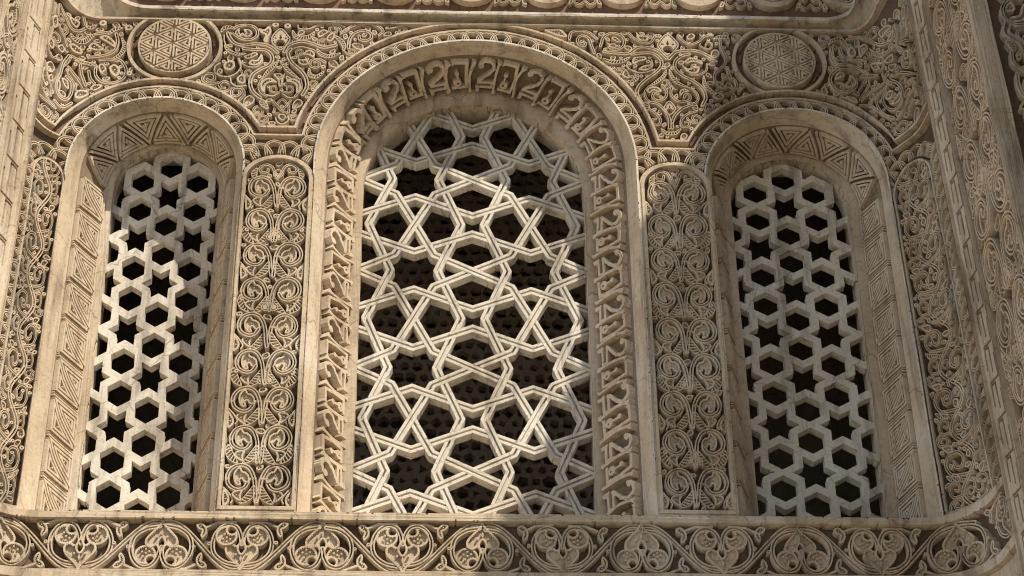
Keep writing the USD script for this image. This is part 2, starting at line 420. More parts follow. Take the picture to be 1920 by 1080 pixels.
# ------------------------------------------------------------------ windows
LAB = {'c': 'tall middle window, its deep rounded reveal carved with raised angular script',
       'l': 'left window with a triangle fret reveal, its left jamb in full sun',
       'r': 'right window with a triangle fret reveal, wholly in shade'}
window = {k: thing('arched_window', LAB[k], 'window') for k in 'clr'}
LOFT = {}
for k in 'clr':
    W_ = window[k]; w = WIN[k]
    m = MB(); Loft(w[0], -.012, w[1], .11).grid(m, 110, 4, .004); obj('chamfered_rim', m, STUCCO, W_, smooth=40)
    LOFT[k] = Loft(w[1], .11, w[2], .36)
    m = MB(); LOFT[k].grid(m, 130, 8, .002); obj('reveal_ground', m, SUNK_SHADE, W_, smooth=40)
    m = MB(); relief(m, arch_poly(w[2], grow=.004).difference(arch_poly(w[3], zb=ZS - .01)), -.42, -.35, lambda s, z, h: np.stack([s, -h, z], -1), seg=.06, amp=.002)
    Loft(w[3], .35, w[3], .52).grid(m, 110, 4, .002)
    obj('inner_frame', m, STUCCO, W_)
    m = MB(); quad(m, [(w[0][0] - w[0][1], -.012, ZS), (w[0][0] + w[0][1], -.012, ZS), (w[3][0] + w[3][1], .60, ZS + .003), (w[3][0] - w[3][1], .60, ZS + .003)])
    obj('sill', m, STUCCO, W_)

# triangle frets
def nested(poly, gap, w, corner=None):
    """one line winding inwards round a figure like a key spiral, with a dot in the middle"""
    path = []; d = gap * .5; last = poly; A = Point(corner or poly.exterior.coords[0])
    while True:
        q = poly.buffer(-d, join_style=2, mitre_limit=3)
        q = max(polys(q), key=lambda p: p.area) if polys(q) else None
        if q is None or q.area < gap * gap * .5: break
        r = q.exterior; L = r.length; s0 = r.project(A)
        n = 40; pts = [np.array(r.interpolate((s0 + L * i / n * max(.5, 1 - gap * 1.15 / L)) % L).coords[0]) for i in range(n + 1)]
        cs = [(r.project(Point(c)) - s0) % L for c in r.coords]          # keep the corners sharp
        pts = sorted([((L * i / n * max(.5, 1 - gap * 1.15 / L)), tuple(p)) for i, p in enumerate(pts)] + [(c, tuple(r.interpolate((s0 + c) % L).coords[0])) for c in cs if c < L - gap * 1.2])
        path += [p for _, p in pts]; last = q; d += gap
    if len(path) < 2: return poly.buffer(-gap * .3)
    return line(path, w, cap=2, join=2).union(last.centroid.buffer(w * .6, quad_segs=3))

for k in 'lr':
    lf = LOFT[k]; V = lf.V; U_ = lf.L; uj = lf.tj * U_
    m = MB(); relief(m, box(.0, V - .012, U_, V - .004), -.002, .012, lf, seg=.04); obj('edge_bead', m, REVEAL, window[k])
    v0, v1 = .008, V - .018; nj = int(round((uj - .06) / .262)); Lj = (uj - .06) / nj
    def fret(P, corner=None, gap=.0245, w=.0155):
        m = MB(); relief(m, nested(P, gap, w, corner).intersection(box(.004, 0, U_ - .004, V)), -.003, .022, lf, seg=.03, amp=.003)
        if not m.empty: obj('fret_triangle', m, REVEAL, window[k])
    def rings(poly, gap=.0235, w=.0138):
        g = []; dd = .006; last = poly
        while True:
            qs = [p for p in polys(poly.buffer(-dd, join_style=2, mitre_limit=2.5)) if p.area > gap * gap * .35]
            if not qs: break
            g += [q.exterior.buffer(w / 2, join_style=2) for q in qs]; last = max(qs, key=lambda p: p.area); dd += gap
        m = MB(); relief(m, unary_union(g + [last.centroid.buffer(.006, quad_segs=3)]).intersection(box(.004, 0, U_ - .004, V)), -.003, .026, lf, seg=.03, amp=.003)
        if not m.empty: obj('fret_triangle', m, REVEAL, window[k])
    for side in (0, 1):
        f = (lambda u, v: (u, v)) if side == 0 else (lambda u, v: (U_ - u, v))
        for i in range(nj):
            u = .02 + i * Lj
            c1 = spline([(u + Lj - .016, v0), (u + Lj * .55, v0 + (v1 - v0) * .36), (u + .055, v1)], 5)
            rings(Polygon([f(*p) for p in [(u + Lj - .016, v1)] + [tuple(p) for p in c1]]).buffer(0))
            c2 = spline([(u + .05, v1 - .02), (u + Lj * .50, v0 + (v1 - v0) * .33), (u + Lj - .03, v0)], 5)
            rings(Polygon([f(*p) for p in [(u + .03, v0), (u + .03, v1 - .02)] + [tuple(p) for p in c2]]).buffer(0))
            for e0, e1 in ((0, .009), (.016, .024)):
                x0, x1 = sorted((f(u + e0, 0)[0], f(u + e1, 0)[0]))
                m = MB(); relief(m, box(x0, v0, x1, v1), -.003, .018, lf, seg=.03); obj('fret_line', m, REVEAL, window[k])
    na = int(round((U_ - 2 * uj + .06) / .27)); La = (U_ - 2 * uj + .06) / na
    for i in range(na):
        u = uj - .03 + i * La
        fret(Polygon([(u + .008, v1), (u + La - .008, v1), (u + La * .5, v0)])); 
        if i < na - 1: fret(Polygon([(u + La * .5 + .012, v0), (u + La * 1.5 - .012, v0), (u + La, v1)]))

# angular script of the middle window: one phrase repeated round the arch
def kufic(L, V, r):
    J = {}
    def c(x, y):
        a, b = J.setdefault((x, y), (r.uniform(-5, 5), r.uniform(-5, 5))); x += a; y += b
        return ((x - 60) / 340 * L, V - .012 - (665 - y) / 290 * (V - .022))
    w = .0205 * r.uniform(.92, 1.1)
    g = [line([c(*p) for p in spline([(78, 438), (92, 405), (130, 388), (170, 408), (180, 450), (150, 500), (78, 566)], 6)], w),
         Point(c(88, 425)).buffer(.021), line([c(70, 570), c(188, 570)], w * .9, cap=2), line([c(66, 612), c(196, 612)], w * .85, cap=2),
         Polygon([c(62, 600), c(96, 610), c(92, 655), c(66, 660)]), line([c(188, 560), c(188, 620)], w * .7, cap=2),
         line(spline([c(212, 392), c(204 - r.uniform(0, 10), 520), c(210, 650)], 5), w * .9, cap=2), Polygon([c(196, 382), c(238, 400), c(214, 430)]), Polygon([c(190, 640), c(230, 640), c(222, 668), c(196, 668)]),
         line([c(244, 396), c(340, 396), c(350, 500), c(346, 618), c(236, 618)], w * .95, cap=2, join=2), Polygon([c(236, 380), c(262, 392), c(240, 420)]),
         Point(c(282, 578)).buffer(.030).difference(Point(c(282, 580)).buffer(.009)), line([c(280, 560), c(276, 480)], w * .6), Point(c(276, 488)).buffer(.016),
         line(spline([c(388, 396), c(372 - r.uniform(0, 8), 520), c(380, 655)], 5), w * .85, cap=2), Polygon([c(372, 382), c(410, 398), c(388, 430)]), Polygon([c(362, 668), c(380, 630), c(392, 668)])]
    return unary_union(g)
lf = LOFT['c']; n = 24; L = lf.L / n
for i in range(n):
    gl = kufic(L, lf.V, rng)
    gv = affinity.rotate(affinity.scale(gl, rng.uniform(.90, 1.02), rng.uniform(.93, 1.03), origin=(L / 2, lf.V / 2)), rng.uniform(-3, 3), origin=(L / 2, lf.V / 2)).buffer(rng.uniform(-.002, .003))
    m = MB(); g = affinity.translate(gv, i * L, 0).intersection(box(.003, .012, lf.L - .003, lf.V - .004))
    relief(m, g, -.003, .044, lf, seg=.03, simp=.001, amp=.004)
    obj('script_word', m, REVEAL, window['c'])

# ------------------------------------------------------------------ grilles
FLAT = lambda y: (lambda s, z, h: np.stack([s, y - np.asarray(h), z], -1))
gc = thing('window_grille', 'interlaced strapwork grille of grooved bars in the tall middle window', 'grille')
P0, CX, CZ = .688, -.212, 8.968
def net():
    out = []
    for j in range(-4, 5):
        for sg in (1, -1):
            out.append([(i * .5, j + sg * (.098 if i % 2 == 0 else .30)) for i in range(-9, 10)])
            out.append([(j + sg * (.098 if i % 2 == 0 else .30), i * .5) for i in range(-9, 10)])
    b = .168
    for d in range(-9, 10):
        for sg in (1, -1):
            q = []
            for i in range(-6, 7):
                q += [(i + .5, (i + d) * 1.0), (i + .5 + b, i + d + .5 - b), (i + 1.0, i + d + .5), (i + 1.5 - b, i + d + .5 + b)]
            out.append([(sg * x, z) for x, z in q])
    return out
op = arch_poly(WIN['c'][3], grow=.012)
lines = [LineString([(CX + x * P0, CZ + z * P0) for x, z in l]) for l in net()]
lines = [l for l in lines if l.intersects(op)]
cross = []      # (i, si, j, sj, point)
for i in range(len(lines)):
    for j in range(i + 1, len(lines)):
        q = lines[i].intersection(lines[j])
        for p in ([q] if q.geom_type == 'Point' else getattr(q, 'geoms', [])):
            if p.geom_type == 'Point' and op.buffer(.35).contains(p): cross.append((i, lines[i].project(p), j, lines[j].project(p), p))
on = {i: [] for i in range(len(lines))}
for c, (i, si, j, sj, p) in enumerate(cross): on[i].append((si, c)); on[j].append((sj, c))
for i in on: on[i].sort()
over = {}       # crossing -> index of the strap on top
for c0 in range(len(cross)):
    if c0 in over: continue
    over[c0] = cross[c0][0]; todo = [c0]
    while todo:
        c = todo.pop()
        for i in (cross[c][0], cross[c][2]):
            k = [q[1] for q in on[i]].index(c)
            for kk in (k - 1, k + 1):
                if 0 <= kk < len(on[i]):
                    d = on[i][kk][1]
                    if d not in over:
                        other = cross[d][2] if cross[d][0] == i else cross[d][0]
                        over[d] = other if over[c] == i else i; todo.append(d)
SW = .047
def sub(l, a, b): return shapely.ops.substring(l, a, b)
for i, l in enumerate(lines):
    unders = [s for s, c in on[i] if over[c] != i]
    cuts = [0] + unders + [l.length]
    for a, b in zip(cuts[:-1], cuts[1:]):
        if b - a < .01: continue
        s_ = sub(l, a, b)
        if not s_.intersects(op): continue
        g = s_.buffer(SW / 2, cap_style=2, join_style=2)
        for s, c in on[i]:
            if over[c] != i and (abs(s - a) < 1e-6 or abs(s - b) < 1e-6):
                g = g.difference(lines[over[c]].buffer(SW / 2 + .0015, cap_style=2, join_style=2))
        g = g.intersection(op)
        if g.is_empty: continue
        gr = s_.buffer(.0058, cap_style=3, join_style=2)
        m = MB(); relief(m, chips(g, 3, .003, .007), -.066, -.020, FLAT(.40), simp=.0003, amp=.0018); relief(m, chips(g.difference(gr), 4, .002, .005), -.020, 0.0, FLAT(.40), simp=.0003, amp=.0018)
        if not m.empty: obj('strap', m, PALE, gc)

def hex_grille(k, label, a, row, sx0, sz0, th=.052):
    g_ = thing('window_grille', label, 'grille')
    op = arch_poly(WIN[k][3], grow=.012)
    d = a / math.sqrt(3); zsc = row / (a * math.sqrt(3) / 2)
    hexa = lambda r: Polygon([(r * math.cos(math.radians(30 + 60 * q)), r * math.sin(math.radians(30 + 60 * q))) for q in range(6)])
    ap = d * .358; H = hexa(ap / math.cos(math.pi / 6)); HO = hexa((ap + th) / math.cos(math.pi / 6))
    cents, stars = [], []
    for j in range(-3, 12):
        for i in range(-5, 6):
            x = (i + .5 * (j % 2)) * a; z = -j * a * math.sqrt(3) / 2
            stars.append((x, z))
            cents += [(x, z + d), (x, z - d)]
    cents = list({(round(x, 4), round(z, 4)) for x, z in cents})
    zs_ = WIN[k][3][2]
    cents = [(x, z) for x, z in cents if not (z * zsc + sz0 > zs_ and not op.buffer(-.02).contains(Point(x + sx0, z * zsc + sz0)))]
    hull = unary_union([affinity.translate(HO, x, z) for x, z in cents])
    holes = unary_union([affinity.translate(H, x, z) for x, z in cents])
    solid = hull.difference(holes)
    solid = affinity.translate(affinity.scale(solid, 1, zsc, origin=(0, 0)), sx0, sz0)
    big = affinity.translate(affinity.scale(box(-3 * a, -9 * a, 3 * a, 3 * a), 1, zsc, origin=(0, 0)), sx0, sz0)
    g = solid.intersection(op)
    m = MB(); relief(m, chips(g, 90, .003, .009), -.058, 0.0, FLAT(.40), simp=.0003, seg=.05, amp=.0022)
    obj('pierced_plate', m, PALE, g_)
hex_grille('r', 'pierced plaster grille of hexagons and six-pointed stars, wholly in shade', .358, .3135, 1.688, 9.832, th=.044)
hex_grille('l', 'pierced plaster grille of hexagons and six-pointed stars, half in sun', .326, .328, -2.035, 9.845, th=.043)

# screen deep inside, seen dimly through the middle grille
sc = thing('inner_screen', 'dim brown pierced screen deep in the room behind the strapwork', 'screen')
m = MB(); r2 = random.Random(3); g = box(-1.35, 8.0, 1.0, 13.3); hs = []
for j in range(58):
    for i in range(52):
        x = -2.3 + i * .086 + (j % 2) * .043; z = 8.1 + j * .088
        n = r2.choice([3, 4, 5, 6]); r = r2.uniform(.026, .050); o = r2.uniform(0, 6)
        hs.append(Polygon([(x + r * math.cos(o + 6.283 * q / n), z + r * math.sin(o + 6.283 * q / n)) for q in range(n)]))
relief(m, g.difference(unary_union(hs)), -.06, 0, FLAT(2.1), amp=0)
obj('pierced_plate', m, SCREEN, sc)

# ------------------------------------------------------------------ pilaster panels and bands round the arches
PIL = {'l': (-1.355, .2135, 9.655, .185), 'r': (.965, .2135, 9.645, .185)}
SIDE = {'l': (-2.69, .112, 9.60, .14), 'r': (2.442, .172, 9.55, .19)}
def top_poly(p, grow=0.0, zb=ZS, n=28):
    cx, hw, zs, rz = p; th = np.linspace(math.pi, 0, n)
    return Polygon([(cx - hw - grow, zb)] + [(cx + (hw + grow) * math.cos(t), zs + (rz + grow) * math.sin(t)) for t in th] + [(cx + hw + grow, zb)])
PANELS = {('p', k): top_poly(PIL[k]) for k in 'lr'}
PANELS.update({('s', k): top_poly(SIDE[k]) for k in 'lr'})
def AU(o):
    b = [arch_poly(WIN[k][0], grow=o) for k in 'lcr']
    b += [box(-1.62, 8, -1.10, 10.065 + o - .165), box(.70, 8, 1.24, 10.005 + o - .165), box(LM1, 8, -2.5, 10.0 + o - .165), box(2.2, 8, RM0, 9.97 + o - .165)]
    return unary_union(b)
PANALL = unary_union(list(PANELS.values()))
LIM = {'l': box(LM1, 9.4, -1.365, 11), 'c': box(-1.365, 9.4, .97, 11), 'r': box(.97, 9.4, RM0, 11)}
AVL = {'l': 'carved band of interlaced arcs over the left window, in sun', 'c': 'widest carved band of interlaced arcs, round the head of the middle window', 'r': 'carved band of interlaced arcs over the right window, in shade'}
arch_t = {k: thing('archivolt', AVL[k], 'arch moulding') for k in 'lcr'}
BORD = box(LM1, 7, RM0, ZC)
a165, a147, a108, a096 = AU(.165).intersection(BORD), AU(.150).intersection(BORD), AU(.108), AU(.096)
rim0 = unary_union([arch_poly(WIN[k][0], grow=.014) for k in 'lcr'])
SEG = .045
BANDCUT = unary_union([rim0, PANALL])
for k in 'lcr':
    t = arch_t[k]; lim = LIM[k]
    m = MB(); relief(m, chips(a165.difference(a147).intersection(lim), 40, .003, .007), HG, .004, FW, seg=SEG); obj('outer_fillet', m, STUCCO, t)
    m = MB(); relief(m, chips(a108.difference(a096).intersection(lim).intersection(BORD), 40, .002, .006), HG, -.004, FW, seg=SEG); obj('inner_fillet', m, STUCCO, t)
    m = MB(); relief(m, a147.difference(a108).intersection(lim).intersection(BORD), HG, -.045, FW, seg=SEG); obj('painted_groove', m, REDDISH, t)
    m = MB(); relief(m, chips(arch_poly(WIN[k][0], grow=.012).difference(A[k]).difference(PANALL).intersection(box(-4, 7.3, 4, 11)), 50, .003, .009), HG, .012, FW, seg=SEG); obj('rim_fillet', m, PALE, t)
    # little bricks standing in the groove
    cx, hw, zs = WIN[k][0]; r = hw + .128; nb = int(math.pi * r / .13)
    for i in range(nb):
        th = math.pi * (i + .5) / nb; dt = .040 / r; off = .007 * (1 if i % 2 else -1)
        if rng.random() < .15: continue
        q = Polygon([(cx + (r + off + e) * math.cos(th + s), zs + (r + off + e) * math.sin(th + s)) for s, e in ((-dt, -.008), (dt, -.008), (dt, .008), (-dt, .008))])
        q = q.intersection(a147.difference(a108)).intersection(BORD)
        m = MB(); relief(m, q, -.046, -.026, FW)
        if not m.empty: obj('groove_brick', m, REDDISH, t)
def band_links(parent, path, width, pitch, name='interlace_link'):
    """overlapping double-lined arcs set along a path (list of points); width is measured to the left of it"""
    P = LineString(path); n = max(2, int(round(P.length / pitch))); pitch = P.length / n
    C = np.array(path)
    def at(s, v):
        s = np.clip(s, 0, P.length); p = np.array(P.interpolate(s).coords[0]); a = np.array(P.interpolate(min(P.length, s + .01)).coords[0]); b = np.array(P.interpolate(max(0, s - .01)).coords[0])
        d = a - b; d /= np.linalg.norm(d) + 1e-12
        return p + np.array([-d[1], d[0]]) * v
    for i in range(-1, n):
        xs = np.array([-.02, .05, .24, .62, 1.0, 1.22, 1.34, 1.40]); vs = np.array([.0, .40, .78, .95, .82, .54, .22, .0])
        ok = [(x, v) for x, v in zip(xs, vs) if 0 <= (i + x) * pitch <= P.length]
        if len(ok) < 3: continue
        pts = [at((i + x) * pitch, v * width) for x, v in ok]
        c = np.vstack([spline(pts[:2] if len(pts) == 2 else pts, 3)])
        a = line(c, .0185, cap=2, join=1, q=2).difference(BANDCUT); a = max(polys(a), key=lambda p: p.area) if polys(a) else a; g = line(c, .0066, cap=2, q=2)
        hh = .003 * (i % 2)
        m = MB(); relief(m, a, HG, -.028 - hh, FW, seg=.0, simp=.0008, amp=.0015); relief(m, a.difference(g), -.028 - hh, -.004 - hh, FW, simp=.0006, amp=.0015)
        if not m.empty: obj(name, m, STUCCO, parent)
for k, z0, t0, t1, pitch in (('c', 0, 176.5, 2.5, .086), ('l', 0, 172, 8, .088), ('r', 0, 172, 8, .088)):
    cx, hw, zs = WIN[k][0]; r = hw + .017
    path = [(cx + r * math.cos(math.radians(a)), zs + r * math.sin(math.radians(a))) for a in np.linspace(t0, t1, 70)]
    band_links(arch_t[k], path, .078, pitch)

# carved pilasters
def sym(layers_fn): return layers_fn
def mirror_pts(p): return [(-x, z) for x, z in p]
pil_lab = {'l': 'tall round-headed panel of paired scrolls between left and middle windows', 'r': 'tall round-headed panel of paired scrolls between middle and right windows'}
def pilaster_row(parent, cx, cz, typ, clip, sx=1.0, sz=1.0, STUCCO=STUCCO, HG=HG):
    for sg in (1, -1):
        T = [sg * sx, 0, 0, sz, cx, cz]
        S = [(.004, -.130), (.010, -.085), (.013, -.035), (.022, .020), (.048, .072), (.092, .092), (.140, .072), (.163, .022), (.150, -.028), (.108, -.056), (.072, -.046), (.052, -.014)]
        motif(parent, 'scroll_strand', m_strand(S, .0215), STUCCO, FW, HG, 0, clip, T)
        motif(parent, 'leaf', m_leaf([(.046, -.014), (.048, .026), (.068, .050), (.086, .056), (.104, .084), (.132, .050), (.134, .004), (.112, -.030), (.090, -.026), (.098, -.002), (.088, .008), (.075, -.010)], .008), STUCCO, FW, HG, -.004, clip, T)
        motif(parent, 'leaf', m_leaf([(.082, -.060), (.126, -.064), (.140, -.086), (.114, -.118), (.088, -.126), (.092, -.094)], .008), STUCCO, FW, HG, -.004, clip, T)
        motif(parent, 'feathered_leaf', m_feather([(.018, -.030), (.030, -.075), (.055, -.112), (.092, -.142)], .046, .018), STUCCO, FW, HG, -.003, clip, T)
        if typ == 'A':
            motif(parent, 'hook', m_thin([(.012, .012), (.034, .014), (.046, .004)], .011), STUCCO, FW, HG, -.004, clip, T)
            motif(parent, 'half_palmette', m_leaf([(.186, -.050), (.160, -.082), (.150, -.112), (.160, -.142), (.186, -.150)], .009), STUCCO, FW, HG, -.002, clip, T)
            motif(parent, 'stem', m_thin([(.186, -.036), (.158, -.070), (.136, -.110), (.146, -.135)], .008), STUCCO, FW, HG, -.004, clip, T)
        else:
            motif(parent, 'feathered_leaf', m_feather([(.172, -.020), (.168, -.065), (.150, -.105), (.118, -.140)], .044, .018), STUCCO, FW, HG, -.003, clip, T)
            motif(parent, 'boss', m_dot((.158, -.050), .013), STUCCO, FW, HG, 0, clip, T)
    if typ == 'B':
        motif(parent, 'palmette_bud', m_bud([(0, -.036), (.022, -.066), (.046, -.092), (.044, -.118), (.022, -.128), (0, -.124), (-.022, -.128), (-.044, -.118), (-.046, -.092), (-.022, -.066)], .009), STUCCO, FW, HG, -.002, clip, [sx, 0, 0, sz, cx, cz])
for k in 'lr':
    t = thing('carved_pilaster', pil_lab[k], 'carved panel')
    cx, hw, zs, rz = PIL[k]; outer = PANELS[('p', k)]
    inner = top_poly((cx, hw - .030, zs, rz - .030), zb=ZS + .034)
    lip = top_poly((cx, hw - .012, zs, rz - .012), zb=ZS + .012)
    m = MB(); relief(m, chips(outer.difference(lip), 30, .003, .009), HG, .004, FW, seg=.06); relief(m, chips(lip.difference(inner), 40, .002, .006), HG, .012, FW, seg=.06); obj('frame', m, STUCCO, t)
    USED = []
    clip = inner.buffer(.003)
    z = 7.628
    r = 0
    while r < 9:
        pilaster_row(t, cx, z, 'AB'[r % 2], clip, (hw - .032) / .185); z += .245; r += 1
    for sg in (1, -1):      # crowning palmette under the round head
        T = [sg, 0, 0, 1, cx, zs + .028]
        motif(t, 'scroll_strand', m_strand([(.0, -.02), (.02, .03), (.04, .075), (.08, .088), (.11, .06), (.095, .03), (.065, .035), (.062, .055)], .016), STUCCO, FW, HG, 0, clip, T)
        motif(t, 'feathered_leaf', m_feather([(.118, .06), (.135, .02), (.13, -.02)], .034), STUCCO, FW, HG, 0, clip, T)
    motif(t, 'palmette_bud', m_bud([(0, .02), (.03, .05), (.022, .075), (0, .09), (-.022, .075), (-.03, .05)], .008), STUCCO, FW, HG, 0, clip, [1, 0, 0, -1, cx, zs + .106])
    done = unary_union(USED); USED = None
    fill_gaps(t, inner.buffer(-.001), done, STUCCO, FW, HG, -.009, 45, 31 if k == 'l' else 37, .015, .030)
    # bridge of interlace over the head
    path = [(cx + (hw + .012) * math.cos(a), zs + (rz + .022) * math.sin(a)) for a in np.radians(np.linspace(148, 32, 26))]
    band_links(t, path, .098, .078)

# side scroll panels, half on the turning end of the wall
side_lab = {'l': 'narrow sunlit scroll panel at the left edge beside the left window', 'r': 'narrow shaded scroll panel beside the right window, next to the key border'}
for k in 'lr':
    t = thing('side_scroll_panel', side_lab[k], 'carved panel')
    cx, hw, zs, rz = SIDE[k]; outer = PANELS[('s', k)]; sg0 = 1 if k == 'l' else -1
    inner = top_poly((cx, hw - .014, zs, rz - .014), zb=ZS + .02)
    m = MB(); relief(m, chips(outer.difference(inner), 40, .003, .008), HG, .0, FW, seg=.02); obj('frame', m, STUCCO, t)
    USED = []; clip = inner.buffer(.003); wv = hw - .03; per = .395; z = ZS + .0; i = 0
    zz = np.arange(ZS + .02, zs + rz, .03)
    amp = wv * .42
    motif(t, 'main_stem', m_strand([(cx + sg0 * amp * math.sin(2 * math.pi * (q - ZS) / per), q) for q in zz], .022), STUCCO, FW, HG, 0, clip, seg=.03)
    q = ZS + .10; i = 0
    sc_ = wv / .17
    while q < zs + rz - .02:
        sg = sg0 * (1 if i % 2 else -1)
        T = [sg * sc_, 0, 0, 1, cx + sg * wv * .42, q]
        motif(t, 'scroll_strand', m_strand([(-.10, -.10), (-.03, -.085), (.05, -.06), (.078, .0), (.045, .055), (-.02, .055), (-.05, .012), (-.03, -.03), (.012, -.028), (.02, .008)], .019), STUCCO, FW, HG, 0, clip, T, seg=.03)
        motif(t, 'leaf', m_leaf([(.02, .07), (.055, .075), (.085, .11), (.05, .12), (.015, .105)], .008), STUCCO, FW, HG, -.003, clip, T, seg=.03)
        motif(t, 'feathered_leaf', m_feather([(-.06, -.12), (.0, -.105), (.06, -.085), (.09, -.06)], .032), STUCCO, FW, HG, -.004, clip, T, seg=.03)
        T2 = [-sg * sc_, 0, 0, 1, cx - sg * wv * .50, q + .04]
        motif(t, 'scroll_strand', m_strand([(-.02, -.05), (.05, -.045), (.068, .0), (.04, .04), (.0, .025), (.005, -.01), (.03, -.005)], .015), STUCCO, FW, HG, 0, clip, T2, seg=.03)
        motif(t, 'leaf', m_leaf([(-.01, .04), (.03, .055), (.045, .09), (.02, .10), (-.01, .08)], .007), STUCCO, FW, HG, -.003, clip, T2, seg=.03)
        q += per / 2; i += 1
    done = unary_union(USED); USED = None
    fill_gaps(t, inner.buffer(-.001), done, STUCCO, FW, HG, -.006, 110, 51 if k == 'l' else 57, .0115, .04)
    # braid between the panel and the key border, and its arch over the panel head
    xb = (LM1 + .004, cx - hw - .004) if k == 'l' else (cx + hw + .004, RM0 - .004)
    wb = xb[1] - xb[0]
    if k == 'r':
        path = [(xb[1] - .004, q) for q in np.arange(ZS + .03, 9.75, .04)]
        band_links(t, path, wb - .008, .085, 'braid_link')
    else:
        path = [(xb[1], q) for q in np.arange(ZS + .03, 9.75, .04)]
        band_links(t, path, wb - .008, .085, 'braid_link')
    path = [(cx + (hw + .012) * math.cos(a), zs + (rz + .022) * math.sin(a)) for a in np.radians(np.linspace(155, 25, 26))]
    band_links(t, path, .082, .078)

# ------------------------------------------------------------------ cornice, spandrels, roundels
def rounded(x0, x1, z0, z1, r): return box(x0 + r, z0 + r, x1 - r, z1 - r).buffer(r, quad_segs=16)
UB = rounded(-3.0, 2.62, ZC, 13.2, .50)
U = rounded(-2.93, 2.55, ZC + .046, 13.2, .43)
U2 = rounded(-2.50, 2.25, ZC + .062, 13.0, .30)
CB = box(S0, ZC - .1, S1, 12.5)
corn = thing('cornice', 'projecting round-cornered moulding running across the top above the spandrels', 'cornice')
m = MB(); relief(m, UB.difference(UB.buffer(-.016)).intersection(box(S0, ZC - .1, S1, 12.5)), HG, .006, FW, seg=.04); obj('lower_fillet', m, STUCCO, corn)
m = MB(); relief(m, UB.buffer(-.016).difference(UB.buffer(-.042)).intersection(CB), HG, -.040, FW, seg=.04); obj('painted_groove', m, REDDISH, corn)
def round_path(x0, x1, zb, r, top=12.4):
    L_ = [(x0, z) for z in np.linspace(top, zb + r, 20)] + [(x0 + r - r * math.cos(a), zb + r - r * math.sin(a)) for a in np.linspace(0, math.pi / 2, 14)[1:]]
    L_ += [(x, zb) for x in np.linspace(x0 + r, x1 - r, 80)[1:]] + [(x1 - r + r * math.sin(a), zb + r - r * math.cos(a)) for a in np.linspace(0, math.pi / 2, 14)[1:]]
    return np.array(L_ + [(x1, z) for z in np.linspace(zb + r, top, 20)[1:]])
pa, pb = round_path(-2.50, 2.25, ZC + .062, .30), round_path(-3.0 + .040, 2.62 - .040, ZC + .040, .46)
nv = 7; V_ = []
for i, q in enumerate(np.linspace(0, 1, nv)):       # a hollow that faces down: shaded by its own overhang
    p = pa + (pb - pa) * (1 - math.cos(q * math.pi / 2)) ; h = .034 - .078 * math.sin(q * math.pi / 2)
    V_.append(FW(p[:, 0], p[:, 1], np.full(len(p), h)))
n_ = len(pa); i = np.arange(nv * n_).reshape(nv, n_)
m = MB(); m.add(np.vstack(V_), np.vstack([np.stack([i[:-1, :-1].ravel(), i[1:, :-1].ravel(), i[1:, 1:].ravel()], 1), np.stack([i[:-1, :-1].ravel(), i[1:, 1:].ravel(), i[:-1, 1:].ravel()], 1)]))
obj('cove', m, GRIME, corn, smooth=40)
m = MB(); relief(m, chips(U2.difference(U2.buffer(-.026)).intersection(CB), 90, .003, .008), -.046, .036, FW, seg=.04); obj('top_fillet', m, PALE, corn)
x = -2.5
while x < 2.1:
    l_ = rng.uniform(.10, .16); o = .010 if rng.random() < .5 else .0
    m = MB(); relief(m, box(x, ZC + .018 + o * .4, x + l_, ZC + .034 + o * .4), -.046, -.018, FW); obj('groove_brick', m, REDDISH, corn); x += l_ + .02

upf = thing('upper_frieze', 'frieze of ringed rosettes just above the cornice at the top edge', 'frieze')
m = MB(); relief(m, U2.buffer(-.024).intersection(box(S0, 10, S1, 12.4)), HG - .02, -.030, FW, seg=.04); obj('red_ground_face', m, REDDISH, upf)
UZ = 11.245
for i in range(11):
    cx = .245 + (i - 5) * .472
    p = Point(cx, UZ)
    m = MB(); relief(m, p.buffer(.166).difference(p.buffer(.122)), -.031, .02, FW, seg=.03); obj('ring', m, STUCCO, upf)
    mm = []
    m = MB(); relief(m, p.buffer(.098).difference(p.buffer(.086)), -.031, .0, FW); obj('inner_ring', m, STUCCO, upf)
    for q in range(8):
        a = q * math.pi / 4
        motif(upf, 'petal', m_leaf([(cx + r * math.cos(a + b), UZ + r * math.sin(a + b)) for r, b in ((.02, 0), (.06, -.25), (.078, 0), (.06, .25))], .007), STUCCO, FW, -.031, .0)
    c2 = cx + .236
    for sg in (1, -1):
        T = [sg, 0, 0, 1, c2, UZ - .02]
        motif(upf, 'scroll_strand', m_strand([(0, -.10), (.03, -.13), (.065, -.11), (.06, -.07), (.03, -.07), (.01, -.02), (.03, .05)], .016), STUCCO, FW, -.031, .004, U2.buffer(-.024), T)
        motif(upf, 'leaf', m_leaf([(.05, -.05), (.065, .0), (.055, .05), (.03, .0)], .008), STUCCO, FW, -.031, .002, U2.buffer(-.024), T)
        motif(upf, 'leaf', m_leaf([(.075, -.13), (.10, -.135), (.085, -.09), (.07, -.10)], .007), STUCCO, FW, -.031, .002, U2.buffer(-.024), T)

